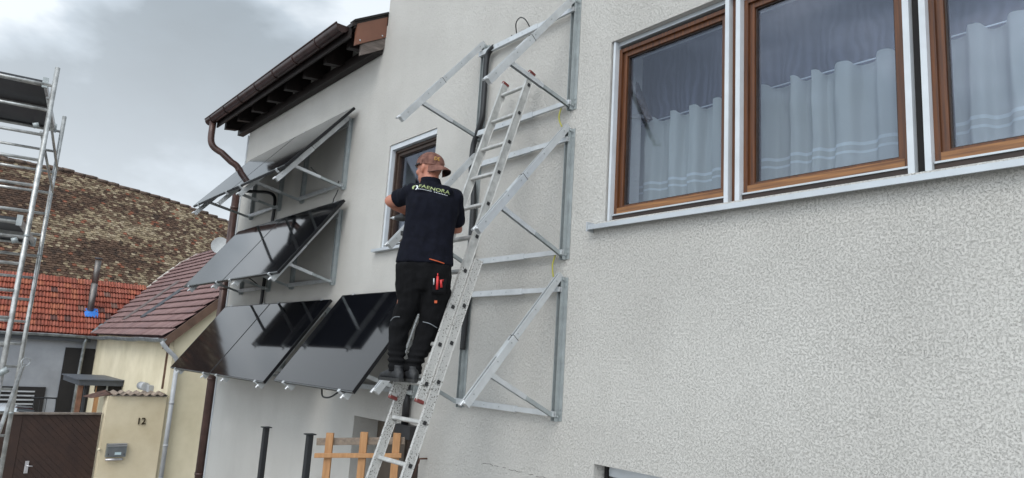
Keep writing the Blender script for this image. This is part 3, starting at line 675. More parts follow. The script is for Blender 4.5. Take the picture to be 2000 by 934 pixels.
cable([(-6.25,2.93,-.33),(-6.15,2.90,-.39),(-6.0,2.90,-.385),(-5.9,2.93,-.33)], .008, RUBBER, 'black lead sagging below the lower edge of the rightmost panel', group='panel leads')
pp = MB(); pp.tube([(-5.76,3.55,-.2),(-5.76,3.55,-.60)], .035, 12); pp.box((-5.84,3.5,-.72),(-5.58,3.599,-.60)); tag(pp.build('roller_shutter_motor_pipe', BLACKP), 'black pipe ending in a box over the doorway', 'pipe')

# ------------------------------------------------------------------ black posts and timber barrier
def post(x, y, zt, lab):
    r = thing('steel_post', (x, y, GZ), lab, 'post', 'black steel posts below the panels')
    MB().bar((x,y,GZ),(x,y,zt),.046,.046,up=(0,1,0),bev=.006).build('post_tube', BLKSTEEL, r)
    MB().box((x-.036,y-.036,zt),(x+.036,y+.036,zt+.008)).build('cap_plate', BLKSTEEL, r)
post(-6.12, 2.4, -.66, 'left black square steel post with a flat cap plate')
post(-5.24, 2.4, -.62, 'right black square steel post beside the timber barrier')
tb = thing('timber_barrier', (-6.0, 3.1, GZ), 'makeshift barrier of orange softwood uprights and rails before the doorway', 'barrier')
BM = V((-5.511,3.01,0)); BR = V((.631,.776,0)); BC = V((-.776,.631,0))
for s_, zt in ((-.287,-.660), (.0,-.636), (.277,-.628)):
    p_ = BM+BR*s_; MB().bar(V((p_.x,p_.y,GZ)),V((p_.x,p_.y,zt)),.062,.032,up=BC,bev=.003).build('upright', TIMBER, tb)
p0_, p1_ = BM+BR*-.400+BC*.035, BM+BR*.34+BC*.035
MB().bar(p0_+ZU0*-.742,p1_+ZU0*-.690,.034,.058,bev=.003).build('rail', TIMBERG, tb, label='greyed upper rail')
p0_, p1_ = BM+BR*-.39-BC*.033, BM+BR*.33-BC*.033
MB().bar(p0_+ZU0*-.846,p1_+ZU0*-.804,.030,.036,bev=.003).build('rail', TIMBER, tb)

# ------------------------------------------------------------------ extension ladder
LD = V((.045,-.325,-.94464)); LP = V((-4.15,3.44,2.22)); LN = V((0,.9456,-.3253))
lad = thing('extension_ladder', LP+LD*5.2, 'two section aluminium ladder leaning on the wall with paint spattered rails', 'ladder')
def ladder_section(off, s0, s1, rungs, width, dark, first=True, last=True):
    for i, dx in enumerate((0, -width)):
        a = LP+off+V((dx,0,0)); p0, p1 = a+LD*(s0*.28), a+LD*(s1*.28)
        ma = SPECK if dark and i == 0 else (SPECK if dark else ALUL)
        rr = MB().prof([(-.034,-.0125),(.034,-.0125),(.034,.0125),(.029,.0125),(.027,.0105),(-.027,.0105),(-.029,.0125),(-.034,.0125)], p0, p1, up=(1,0,0)).build('rail', ma, lad)
        for q, s_ in ((p0, -1), (p1, 1)):
            if (s_ == -1 and not first) or (s_ == 1 and not last): continue
            MB().bar(q+LD*(s_*-.008), q+LD*(s_*.014), .028, .071, up=LN, bev=.008).build('end_cap', REDCAP, rr)
        if i == 0:
            for k in rungs:
                c = a+LD*(k*.28); MB().bar(c+V((.0128,0,0)), c+V((.0158,0,0)), .026, .026, up=LN, bev=.003).build('rung_plug', BLACKP, rr)
    for k in rungs:
        a = LP+off+LD*(k*.28); MB().bar(a+V((-.0127,0,0)), a+V((-width+.0127,0,0)), .030, .028, up=LD, bev=.005).build('rung', ALUL, lad)
ladder_section(V((0,0,0)), -.42, 5.9, range(0, 6), .34, False, True, False)
ladder_section(V((0,0,0)), 5.902, 9.42, range(6, 10), .34, True, False, True)
ladder_section(LN*.074+V((.018,0,0)), 5.55, 19.3, [6.85+i for i in range(13)], .40, True, False, True)

# ------------------------------------------------------------------ worker
MU = V((.631,.776,0)); MC = V((-.776,.631,0)); M0 = V((-4.21,2.62,-.155))
def W(u, v, h): return M0+MU*u+MC*v+V((0,0,h))
def remesh(mb, vox, sm=4, post=None):
    me = mb.mesh('tmp', SKIN); o = bpy.data.objects.new('tmp', me); COL.objects.link(o)
    r = o.modifiers.new('r', 'REMESH'); r.mode = 'VOXEL'; r.voxel_size = vox; r.use_smooth_shade = True
    s = o.modifiers.new('s', 'SMOOTH'); s.factor = .5; s.iterations = sm
    dg = bpy.context.evaluated_depsgraph_get(); me2 = bpy.data.meshes.new_from_object(o.evaluated_get(dg))
    bpy.data.objects.remove(o); me2.materials.clear()
    if post:
        me2.update(); nn = [v.normal.copy() for v in me2.vertices]
        for v, n_ in zip(me2.vertices, nn): v.co = v.co+n_*post(v.co, n_)
    for p in me2.polygons: p.use_smooth = True
    return me2
def limb(mb, pts, n=14):                      # pts: (centre, radius or (ra, rb))
    rings = []; m = len(pts); C = [V(p[0]) for p in pts]; ref = None
    for i, (c, r) in enumerate(pts):
        d = (C[min(i+1,m-1)]-C[max(i-1,0)]).normalized()
        if ref is None: ref = d.cross(MC).normalized() if abs(d.dot(MC)) < .9 else d.cross(MU).normalized()
        ref = (ref-d*ref.dot(d)).normalized(); q = d.cross(ref); ra, rb = (r, r) if isinstance(r, (int, float)) else r
        rings.append((C[i], ref*ra, q*rb))
    mb.loft(rings, n); return mb
man = thing('person', W(0,0,0), 'worker in navy polo, black work trousers and backwards brown cap on the ladder', 'person')
def addm(name, me, m, parent=man, label=None):
    me.materials.append(m); me.transform(Matrix.Translation(-world_loc(parent))); o = bpy.data.objects.new(name, me); COL.objects.link(o); o.parent = parent
    if label: o['label'] = label
    return o
HC = W(.0,.035,1.505); HF = (MU*-.82+MC*.57).normalized(); HS = (MU*-.57+MC*-.82).normalized(); ZU = V((0,0,1))
ROT = Matrix((HF, HS, ZU)).transposed()
b = MB()
b.ell(HC+ZU*.025, (.098,.077,.100), 22, 14, ROT)                       # skull
b.ell(HC+HF*.030-ZU*.045, (.062,.058,.075), 18, 12, ROT)               # face and jaw
b.ell(HC+HF*.060-ZU*.098, (.026,.028,.020), 12, 8, ROT)                # chin
b.ell(HC+HF*.098-ZU*.018, (.017,.013,.024), 10, 7, ROT)                # nose
b.ell(HC+HF*.089-ZU*.062, (.012,.024,.013), 10, 7, ROT)                # lips
b.ell(HC+HF*.084+ZU*.020, (.016,.05,.014), 10, 7, ROT)                 # brow
b.ell(HC+HF*.065+HS*.042-ZU*.022, (.024,.022,.024), 10, 7, ROT); b.ell(HC+HF*.065-HS*.042-ZU*.022, (.024,.022,.024), 10, 7, ROT)
for s_ in (1, -1):                                                    # ears
    b.ell(HC+HS*(s_*.079)-HF*.004+ZU*.0, (.017,.011,.034), 12, 8, Matrix((HF, HS, (ZU-HF*.15).normalized())).transposed())
    b.ell(HC+HS*(s_*.075)+HF*.004-ZU*.028, (.010,.010,.013), 8, 6, ROT)
limb(b, [(W(.018,-.01,1.33),(.070,.066)), (W(.016,0,1.40),(.060,.060)), (W(.012,.015,1.47),(.058,.060)), (W(.006,.03,1.51),(.055,.058))])
def torso(b, g=0., hem=.80):
    r = [(hem, .022,.0,.185+g,.122+g), (.90,.026,.0,.176+g,.114+g), (1.0,.034,.0,.168+g,.108+g), (1.10,.038,.0,.170+g,.112+g), (1.20,.040,.0,.180+g,.120+g), (1.27,.040,.005,.182+g,.118+g), (1.32,.038,.008,.166+g,.102+g), (1.355,.030,.008,.125+g,.082+g), (1.39,.022,.006,.082+g,.066+g)]
    b.loft([(W(u,v,h), MU*a, MC*c) for h, u, v, a, c in r], 26)
torso(b, -.014)
LSH, LEL, LHA = W(-.118,.02,1.315), W(-.288,.17,1.284), W(-.150,.40,1.240)
RSH, REL, RHA = W(.198,.02,1.300), W(.215,.20,1.11), W(-.03,.36,1.13)
limb(b, [(LSH,.056),(LSH.lerp(LEL,.5),.050),(LEL,.046),(LEL.lerp(LHA,.25),.046),(LEL.lerp(LHA,.6),.037),(LHA,.026)])
limb(b, [(RSH,.056),(RSH.lerp(REL,.5),.047),(REL,.041),(REL.lerp(RHA,.25),.043),(REL.lerp(RHA,.6),.035),(RHA,.026)])
def hand(b, w, fwd, up, s=1):
    """palm at the wrist w pointing fwd; knuckles spread along side; fingers curl toward -up"""
    fwd = V(fwd).normalized(); up = (V(up)-fwd*fwd.dot(V(up))).normalized(); side = fwd.cross(up)*s
    b.ell(w+fwd*.045, (.050,.040,.017), 14, 9, Matrix((fwd, side, up)).transposed())
    for i, (l, o_) in enumerate(((.040,-.030),(.046,-.010),(.043,.010),(.034,.029))):
        a = w+fwd*.080+side*o_; k1 = a+fwd*l*.75-up*.012; k2 = k1+fwd*l*.15-up*l*.6; k3 = k2-fwd*l*.45-up*l*.3
        limb(b, [(a,.0100),(k1,.0095),(k2,.0088),(k3,.0078)], 8)
    t0 = w+fwd*.025-side*.030; t1 = t0-side*.026+fwd*.026-up*.012; t2 = t1+fwd*.026-up*.016+side*.006
    limb(b, [(t0,.0130),(t1,.0115),(t2,.0095)], 8)
hand(b, LHA, (LHA-LEL), (0,0,1)); hand(b, RHA, (RHA-REL), (0,0,1), -1)
lleg = [(W(-.060,.0,.84),.105),(W(-.066,.0,.70),.088),(W(-.085,.02,.55),.070),(W(-.120,.045,.38),.055),(W(-.118,.02,.22),.050),(W(-.095,-.005,.08),.038),(W(-.092,0,.03),.036)]
rleg = [(W(.105,.0,.84),.105),(W(.112,.0,.70),.092),(W(.108,.025,.55),.072),(W(.085,.05,.38),.056),(W(.035,.02,.22),.052),(W(.010,-.005,.08),.038),(W(.006,0,.03),.036)]
limb(b, [(c, r*.9) for c, r in lleg]); limb(b, [(c, r*.9) for c, r in rleg])
addm('body', remesh(b, .0065, 3), SKIN)
# polo shirt
def wrinkle(sc, amp, zst=.5, seed=0):
    def f(co, n_):
        p = V((co.x*sc, co.y*sc, co.z*sc*zst+seed)); q = noise.noise(p+V((seed,0,0)))
        return amp*(1-abs(q)*3.2)*.5+amp*.6*noise.noise(p*2.3)
    return f
s = MB(); torso(s, .010, .82)
s.loft([(W(.022,.0,.805), MU*.203, MC*.138), (W(.022,.0,.86), MU*.195, MC*.132), (W(.028,0,.96), MU*.186, MC*.124)], 26)
limb(s, [(W(-.02,.01,1.31),.09),(LSH,.072),(LSH.lerp(LEL,.35),.064),(LSH.lerp(LEL,.66),.060),(LSH.lerp(LEL,.70),.058)])
limb(s, [(W(.10,.01,1.30),.09),(RSH,.072),(RSH.lerp(REL,.4),.064),(RSH.lerp(REL,.78),.061),(RSH.lerp(REL,.82),.058)])
s.ell(W(-.04,-.03,1.33),(.10,.07,.05),14,9); s.ell(W(.11,-.03,1.325),(.10,.07,.05),14,9)
shirt_me = remesh(s, .008, 5, wrinkle(11, .0085, .45, 3)); bvh_src = shirt_me.copy()
shirt = addm('polo_shirt', shirt_me, SHIRT)
c_ = MB(); rg = []
for h, u, a, c in ((1.385,.020,.080,.068),(1.405,.018,.074,.066),(1.428,.014,.069,.067),(1.430,.014,.063,.061),(1.40,.018,.064,.060)):
    rg.append((W(u,.004,h), MU*a, MC*c))
c_.loft(rg, 26, caps=False); addm('collar', c_.mesh('collar', SHIRT), SHIRT, shirt)
bm_ = bmesh.new(); bm_.from_mesh(bvh_src); bvh = BVHTree.FromBMesh(bm_)
def onto_back(me, u0, h0, rot, m, name, off=.0018):
    """wrap flat print onto the back of the shirt: local x -> u, y -> h"""
    bb = bmesh.new(); bb.from_mesh(me); bmesh.ops.triangulate(bb, faces=bb.faces)
    bmesh.ops.subdivide_edges(bb, edges=[e_ for e_ in bb.edges if e_.calc_length() > .012], cuts=1)
    c, s_ = math.cos(rot), math.sin(rot)
    for v in bb.verts:
        x_, y_ = v.co.x*c-v.co.y*s_, v.co.x*s_+v.co.y*c
        y_ -= .10*max(0, x_-.09)
        o_ = W(u0+x_, -.6, h0+y_); hit = bvh.ray_cast(o_, MC)
        v.co = (hit[0]-MC*off) if hit[0] is not None else W(u0+x_,-.14,h0+y_)
    bb.to_mesh(me); bb.free(); return addm(name, me, m, shirt)
LT = text_mesh('FAENORA', .035, sx=1.42)
onto_back(LT, -.054, 1.333, rad(-6), LIME, 'lettering')
lg = MB()                                       # round two tone emblem
def arc(mb, a0, a1, r0, r1, c=(0,0), n=12):
    vs = []
    for i in range(n+1):
        t = rad(a0+(a1-a0)*i/n); k_ = math.sin(math.pi*i/n)**.6; rm = (r0+r1)/2; hw = (r1-r0)/2*(.25+.75*k_)
        vs += [(c[0]+(rm-hw)*math.cos(t), c[1]+(rm-hw)*math.sin(t), 0), (c[0]+(rm+hw)*math.cos(t), c[1]+(rm+hw)*math.sin(t), 0)]
    mb.add(vs, [(2*i,2*i+1,2*i+3,2*i+2) for i in range(n)])
arc(lg, 100, 235, .008, .023); lg.add([(-.008,.008,0),(.004,.014,0),(.008,.020,0),(-.004,.016,0)], [(0,1,2,3)]); lg.add([(-.006,-.002,0),(.004,.002,0),(.004,.006,0),(-.006,.003,0)], [(0,1,2,3)])
onto_back(lg.mesh('e', LIME), -.080, 1.340, 0, LIME, 'emblem')
lg = MB(); arc(lg, 95, -95, .009, .020); onto_back(lg.mesh('e', WHITEP), -.074, 1.335, 0, WHITEP, 'emblem')
ub = MB(); xx = 0; random.seed(5)
while xx < .205:                                # small second line, too fine to read
    l_ = random.uniform(.004,.010)
    if not .098 < xx < .106: ub.add([(xx,0,0),(xx+l_,0,0),(xx+l_,.0042,0),(xx,.0042,0)], [(0,1,2,3)])
    xx += l_+.0045
onto_back(ub.mesh('u', WHITEP), -.054, 1.3205, rad(-6), WHITEP, 'small_lettering')
bm_.free()
# trousers
s = MB()
s.loft([(W(.022,.0,.62), MU*.12, MC*.10), (W(.022,.0,.70), MU*.175, MC*.120), (W(.022,.0,.80), MU*.186, MC*.126), (W(.022,.0,.90), MU*.172, MC*.115)], 26)
limb(s, [(W(-.060,.0,.80),(.118,.122)),(W(-.062,.0,.66),(.108,.115)),(W(-.058,.015,.54),(.088,.096)),(W(-.100,.035,.43),(.076,.088)),(W(-.122,.045,.34),(.070,.080)),(W(-.124,.025,.22),(.062,.070)),(W(-.112,.0,.12),(.052,.060)),(W(-.108,-.005,.062),(.055,.064))])
limb(s, [(W(.100,.0,.80),(.112,.122)),(W(.112,.0,.68),(.106,.118)),(W(.112,.02,.56),(.094,.102)),(W(.094,.04,.42),(.082,.092)),(W(.062,.04,.30),(.074,.080)),(W(.032,.015,.20),(.066,.070)),(W(.006,.0,.12),(.058,.062)),(W(.000,-.005,.062),(.060,.066))])
s.ell(W(.165,-.01,.60),(.035,.075,.08),12,8)
def tw(co, n_):
    h = co.z-M0.z; base = wrinkle(10, .009, .9, 8)(co, n_); low = max(0, 1-abs(h-.14)/.10)
    return base+low*.008*math.sin(h*150)
tro = addm('trousers', remesh(s, .008, 4, tw), PANTS)
tp = MB(); tp.tube(smoothpath([W(.070,-.150,.828),W(.12,-.146,.818),W(.172,-.126,.806)]), .0035, 6); tp.build('pocket_piping', ORNG, tro)
tp = MB(); tp.tube(smoothpath([W(-.175,-.03,.40),W(-.15,-.048,.425),W(-.11,-.055,.43)]), .0022, 6); tp.build('knee_piping', REFL, tro)
tp = MB(); tp.tube(smoothpath([W(.05,-.060,.405),W(.10,-.068,.395),W(.15,-.040,.37)]), .0025, 6); tp.build('knee_piping', REFL, tro)
tp = MB(); tp.box((-.009,-.009,-.0015),(.009,.009,.0015)); me = tp.mesh('b', ORNG)
me.transform(Matrix.Translation(W(.130,-.083,.545)) @ Matrix((MU, ZU, -MC)).transposed().to_4x4()); addm('badge', me, mat('dim_red_badge', (.16,.03,.02), .7), tro)
tp = MB(); tp.loft([(W(.145,-.106,.60), MU*.048, MC*.012),(W(.147,-.112,.62), MU*.050, MC*.016),(W(.147,-.110,.70), MU*.048, MC*.014)]); tp.build('thigh_pocket', PANTS, tro)
tl = MB(); tl.tube([W(.137,-.132,.625),W(.134,-.132,.715)], .0085, 8); tl.tube([W(.134,-.132,.715),W(.133,-.132,.735)], .004, 6); tag(tl.build('red_marker', REDP), 'red marker pen upright in the worker\'s thigh pocket', 'pen')
tl = MB(); tl.tube([W(.165,-.130,.64),W(.158,-.130,.690),W(.175,-.128,.688)], .0085, 8); tag(tl.build('red_handled_tool', REDP), 'red handled pliers beside the pen in the worker\'s thigh pocket', 'pliers')
tl = MB(); tl.tube([W(.112,-.130,.655),W(.110,-.130,.700)], .005, 6); tag(tl.build('steel_key_tool', ALU), 'small steel tool left of the red pen in the thigh pocket', 'tool')
# shoes
def shoe(hu, hv, lab):
    f = (MU*-.60+MC*.80).normalized(); sd = f.cross(ZU); c0 = W(hu, hv, .0); b = MB()
    rings = []
    for t, wd, ht, z0 in ((-.01,.020,.030,.028),(.015,.034,.045,.045),(.06,.037,.055,.055),(.11,.036,.042,.048),(.16,.042,.032,.038),(.21,.043,.026,.032),(.25,.034,.021,.027),(.272,.015,.012,.022)):
        rings.append((c0+f*t+ZU*z0, sd*wd, ZU*ht))
    b.loft(rings, 16); limb(b, [(c0+f*.05+ZU*.05,(.035,.038)),(c0+f*.045+ZU*.105,(.034,.037))])
    r = addm('shoe', remesh(b, .006, 4), SHOE, man, lab)
    so = MB(); vs = []
    for zz_ in (-.004, .018):
        for t, wd in ((-.018,.018),(.0,.032),(.06,.038),(.12,.036),(.19,.046),(.25,.036),(.278,.014)): vs += [c0+f*t+sd*wd+ZU*zz_]
        for t, wd in ((.278,.014),(.25,.036),(.19,.046),(.12,.036),(.06,.038),(.0,.032),(-.018,.018)): vs += [c0+f*t-sd*wd+ZU*zz_]
    n = 14; so.add(vs, [tuple(range(n))[::-1], tuple(range(n,2*n)), *[(i,(i+1)%n,n+(i+1)%n,n+i) for i in range(n)]]); so.build('sole', SOLE, r)
    for q in range(3):
        l_ = MB(); t = .085+q*.022; l_.tube([c0+f*t+sd*.02+ZU*(.096-q*.011), c0+f*t+ZU*(.101-q*.011), c0+f*t-sd*.02+ZU*(.096-q*.011)], .0028, 6); l_.build('lace', REFL, r)
shoe(-.068,-.075,None); shoe(.035,-.075,None)
# cap worn backwards
cp = MB(); CC = HC+ZU*.040
vs = []; n = 28; m = 9
for i in range(m+1):
    th = (math.pi/2)*i/m*1.0
    for k_ in range(n):
        ph = 2*math.pi*k_/n; fx, sx_ = math.cos(ph), math.sin(ph); rr = math.sin(th)**.85
        drop = -.012*max(0, -fx) + .0
        vs.append(CC+HF*(fx*.110*rr)+HS*(sx_*.088*rr)+ZU*(.088*math.cos(th)+drop*rr+.004*noise.noise(V((fx*3,sx_*3,th*2)))))
for k_ in range(n):
    ph = 2*math.pi*k_/n; vs.append(CC+HF*(math.cos(ph)*.111)+HS*(math.sin(ph)*.089)+ZU*(-.016-.012*max(0,-math.cos(ph))))
cp.add(vs, [(i*n+k_, (i+1)*n+k_, (i+1)*n+(k_+1) % n, i*n+(k_+1) % n) for i in range(m+1) for k_ in range(n)], True)
cap = cp.build('cap', CAPM, man)
vz = MB(); vs = []
for lay in (0, 1):
    for i in range(7):
        t = i/6
        for k_ in range(15):
            a_ = rad(-62+124*k_/14); ex = .078*math.sqrt(max(0, 1-(abs(a_)/rad(62))**2.2))*t
            px_ = -HF*((.106)*math.cos(a_)+ex)+HS*(.086*math.sin(a_)*(1+.06*t))
            vs.append(CC+px_+ZU*(-.018-.030*t-.20*(px_.dot(HS))**2/.086*1.2-.012*t*t-(.005 if lay else 0)))
F15 = [(i*15+k_, i*15+k_+1, (i+1)*15+k_+1, (i+1)*15+k_) for i in range(6) for k_ in range(14)]
vz.add(vs, F15+[tuple(105+j for j in q[::-1]) for q in F15]+[(90+k_,90+k_+1,195+k_+1,195+k_) for k_ in range(14)], True)
vz.build('visor', CAPM, cap)
und = MB(); und.add([p-ZU*.0065 for p in vs[:105]], F15, True); und.build('visor_underside', mat('black_lining', (.008,.008,.01), .8), cap)
st = MB(); st.tube([CC+HF*(.1125*math.cos(rad(a_)))+HS*(.0905*math.sin(rad(a_)))+ZU*(-.014-.006*max(0, -math.cos(rad(a_)))) for a_ in range(-75, 80, 8)], .006, 6); st.build('strap', BLACKP, cap)
MB().ell(CC+ZU*.088, (.008,.008,.005), 10, 6).build('button', CAPM, cap)
for i in range(3):
    a_ = rad(30+60*i); sm_ = MB(); pts = []
    for q in range(13):
        th = math.pi/2*(q/6-1); pts.append(CC+HF*(math.cos(a_)*.1115*math.sin(th))+HS*(math.sin(a_)*.0895*math.sin(th))+ZU*(.0895*math.cos(th)-.006*abs(math.sin(th))))
    sm_.tube(pts, .0018, 5); sm_.build('seam', CAPM, cap)
dt_ = text_mesh('DE', .036, .002, 1.05)
bd = (-HF*.93+HS*.37).normalized(); bx = bd.cross(ZU)*-1
dt_.transform(Matrix.Translation(CC-HF*.098+HS*.050-HS*.004+ZU*.006) @ Matrix((bx, (ZU-bd*-.25).normalized(), bd)).transposed().to_4x4() @ Matrix.Translation((-.022,0,0)))
addm('lettering', dt_, GOLD, cap)
# cordless drill in the right hand
dl = thing('cordless_drill', W(-.17,.34,1.1), 'black cordless drill held in front of the worker', 'drill')
dd = (MU*-.9+MC*.42).normalized(); g0 = W(-.165,.34,1.205)
q_ = MB(); q_.tube([g0-dd*.03, g0+dd*.06, g0+dd*.10, g0+dd*.125], .03, 14, rad_fn=lambda i: (.030,.030,.024,.016)[i]); q_.build('motor_housing', BLACKP, dl)
q_ = MB(); q_.tube([g0+dd*.125, g0+dd*.15], .012, 10); q_.tube([g0+dd*.15, g0+dd*.175], .004, 6); q_.build('chuck', ALU, dl)
q_ = MB(); q_.tube([g0-ZU*.02, g0-dd*.015-ZU*.11], .019, 12); q_.build('handle', BLACKP, dl)
q_ = MB(); q_.bar(g0-dd*.05-ZU*.125, g0+dd*.045-ZU*.125, .06, .035, bev=.006); q_.build('battery', BLACKP, dl)

# ------------------------------------------------------------------ scaffold tower on the left
SA = V((-.986,.164,0)); SB_ = V((.164,.986,0)); S0 = V((-8.75,.68,0))
def S(a, b, z): return S0+SA*a+SB_*b+V((0,0,z))
sc_ = thing('scaffold_tower', S(.95,-.4,GZ), 'rolling aluminium scaffold tower with dark decks at the left edge', 'scaffold')
SW = .78; SL = 1.95
for a_, zt in ((0, 2.84), (SL, 2.84)):
    for b_ in (0, -SW):
        pq = MB(); pq.tube([S(a_,b_,-2.72), S(a_,b_,zt)], .0255, 14); po = pq.build('post', TUBE, sc_)
        for zj in (1.0, -.95): MB().tube([S(a_,b_,zj-.012), S(a_,b_,zj+.012)], .0275, 14).build('joint_collar', GALV, po)
        MB().ell(S(a_,b_,-2.88), (.03,.11,.11), 16, 10).build('castor', BLACKP, po)
    z = 2.63
    while z > -2.6:
        MB().tube([S(a_,-.02,z), S(a_,-SW+.02,z)], .0165, 10).build('rung', TUBE, sc_); z -= .275
for zd in (2.66, 1.16):
    dk = MB(); p = [S(a_,b_,z_) for a_ in (.03, SL-.03) for b_ in (-.10, -SW+.06) for z_ in (zd-.01, zd+.018)]
    dk.add(p, [(0,1,3,2),(4,6,7,5),(0,4,5,1),(2,3,7,6),(0,2,6,4),(1,5,7,3)]); do = dk.build('deck', DECK, sc_)
    for b_ in (-.085, -SW+.045):
        MB().bar(S(.03,b_,zd-.012), S(SL-.03,b_,zd-.012), .028, .07, bev=.004).build('deck_beam', TUBE, do)
    MB().bar(S(.95,-.10,zd-.04), S(.95,-SW+.06,zd-.04), .03, .04).build('cross_beam', TUBE, do)
    for a_ in (.03, SL-.03):
        MB().tube([S(a_,-.06,zd-.03), S(a_,-SW+.03,zd-.03)], .020, 10).build('end_beam', TUBE, do)
        for b_ in (-.085, -SW+.05): MB().bar(S(a_-.02,b_,zd-.065), S(a_-.02,b_,zd+.045), .035, .05, up=SB_).build('hook', GALV, do)
for z0, z1 in ((2.52, 2.10), (2.13, 1.80)):
    MB().tube([S(.10,-.05,z0), S(SL-.1,.03,z1)], .015, 8).build('brace', TUBE, sc_)
for sg, b_ in ((1, 0), (1, -SW)):
    pass
MB().tube([S(-.02,.0,-.38), S(-.55,.10,-2.9)], .022, 12).build('outrigger', TUBE, sc_)
MB().tube([S(.05,.03,-.95), S(.02,.42,-2.9)], .022, 12).build('outrigger', TUBE, sc_)
MB().tube([S(SL-.2,.05,-.36), S(.0,-.15,-2.4)], .022, 12).build('outrigger', TUBE, sc_)
for zc in (-.38, -.95):
    MB().tube([S(-.03,-.03,zc-.03), S(-.03,.05,zc+.03)], .032, 10).build('coupler', GALV, sc_)
MB().tube([S(SL-.25+.06*math.cos(t_), .07+.04*math.cos(t_), -.33+.05*math.sin(t_)) for t_ in [i*.5236 for i in range(13)]], .007, 6).build('ring_bolt', ALU, sc_)
for zc in (2.18, .95):
    MB().tube([S(-.0,-.12,zc-.02), S(-.0,-.07,zc+.0)], .030, 8).build('coupler', GALV, sc_)

# ------------------------------------------------------------------ neighbours
def tile_mesh(kind, wd, ln, th, m, tintc):
    mb = MB()
    if kind == 'flat':                         # beaver tail, rounded foot; x across, y up-slope, z out
        k_ = [(-wd/2,ln),(-wd/2,.03),(-wd*.38,.008),(-wd*.15,0),(wd*.15,0),(wd*.38,.008),(wd/2,.03),(wd/2,ln)]
        n = len(k_); mb.add([(x_,y_,th+.034*(1-y_/ln)) for x_, y_ in k_]+[(x_,y_,.034*(1-y_/ln)) for x_, y_ in k_], [tuple(range(n)), *[(i,(i+1)%n,n+(i+1)%n,n+i) for i in range(n)]])
    else:
        n = 9; vs = []
        for y_, z0 in ((0,.052),(ln,.0)):
            for i in range(n):
                t = i/(n-1); hz_ = (.017*math.sin(t*math.pi*4)+.008 if kind == 'wave' else .026*abs(math.sin(t*math.pi*2)))
                vs.append((-wd/2+wd*t, y_, z0+hz_+th))
        vs += [(v_[0], v_[1], v_[2]-th-.006) for v_ in vs[:n]]
        mb.add(vs, [(i,i+1,n+i+1,n+i) for i in range(n-1)]+[(2*n+i,2*n+i+1,i+1,i) for i in range(n-1)])
    me = mb.mesh('roof_tile', m); at = me.color_attributes.new('tint', 'FLOAT_COLOR', 'POINT')
    for i in range(len(me.vertices)): at.data[i].color = (*tintc, 1)
    return me
def lay_tiles(root, origin, along, upslope, na, nr, wd, ex, kind, ln, th, m, tints, pick, keep, near=300, jit=.006, name='roof_tile', stag=True):
    along = V(along).normalized(); ups = V(upslope).normalized(); nrm = along.cross(ups).normalized()
    if nrm.z < 0: nrm = -nrm
    rt = Matrix((along, ups, nrm)).transposed(); L = []
    for r in range(nr):
        for c in range(na):
            o_ = .5*wd if (r % 2 and stag) else 0
            p = V(origin)+along*(c*wd+o_+random.uniform(-jit,jit))+ups*(r*ex+random.uniform(-jit,jit)*1.5)
            if keep(p): L.append((p, pick(p, c, r), random.uniform(-.05,.05)))
    vis = sorted(L, key=lambda t: t[0].length)
    meshes = [tile_mesh(kind, wd*.97, ln, th, m, t) for t in tints]
    big = vis[:near]; rest = vis[near:]
    for p, ti, rz in big:
        o = bpy.data.objects.new(name, meshes[ti]); COL.objects.link(o); o.parent = root
        o.matrix_local = Matrix.Translation(p-world_loc(root)) @ (rt @ Matrix.Rotation(rz*.6, 3, 'Z') @ Matrix.Rotation(rz*.3, 3, 'X')).to_4x4()
    if rest:
        vs, fs, cs = [], [], []
        for p, ti, rz in rest:
            mt = Matrix.Translation(p-world_loc(root)) @ (rt @ Matrix.Rotation(rz*.6, 3, 'Z') @ Matrix.Rotation(rz*.3, 3, 'X')).to_4x4(); o_ = len(vs); me = meshes[ti]
            vs += [mt @ v_.co for v_ in me.vertices]; fs += [[i+o_ for i in pl.vertices] for pl in me.polygons]; cs += [tints[ti]]*len(me.vertices)
        me = bpy.data.meshes.new('tiles'); me.from_pydata(vs, [], fs); me.materials.append(m); at = me.color_attributes.new('tint', 'FLOAT_COLOR', 'POINT')
        for i, c in enumerate(cs): at.data[i].color = (*c, 1)
        o = bpy.data.objects.new('far_roof_tiles', me); COL.objects.link(o); o.parent = root; o['kind'] = 'stuff'
# cream house no. 12: gable to the street, ridge along x
NX = -16.; EY = 4.10; RS = .95
def zp(y): return .15+RS*(y-3.95)              # plum roof surface
RY = 7.05
nb = thing('cream_house', (NX, EY, GZ), 'cream rendered house with plum tiled roof beside the passage', 'house')
g = MB(); XW = -24.6
def gw(x, rev=False):
    q = [(x,EY,GZ),(x,10,GZ),(x,10,zp(2*RY-10)-.06),(x,RY,zp(RY)-.06),(x,EY,zp(EY)-.06)]
    g.add(q, [tuple(range(5))])
gw(NX); g.add([(NX,EY,GZ),(XW,EY,GZ),(XW,EY,zp(EY)-.06),(NX,EY,zp(EY)-.06)], [(0,1,2,3)]); g.add([(NX,10,GZ),(-27,10,GZ),(-27,10,.2),(NX,10,.2)], [(0,1,2,3)])
g.build('wall', CREAM2, nb)
vl = [(-24.05,3.95),(-25.76,5.04),(-26.3,5.84),(-26.75,6.67),(-26.1,RY)]
def vx(y):
    for i in range(len(vl)-1):
        if vl[i][1] <= y <= vl[i+1][1]:
            t = (y-vl[i][1])/(vl[i+1][1]-vl[i][1]); return vl[i][0]*(1-t)+vl[i+1][0]*t
    return vl[0][0] if y < vl[0][1] else vl[-1][0]
r_ = MB(); ed = [(NX+.12,3.9),(NX+.12,RY)]+[(x_,y_) for x_, y_ in vl[::-1]]
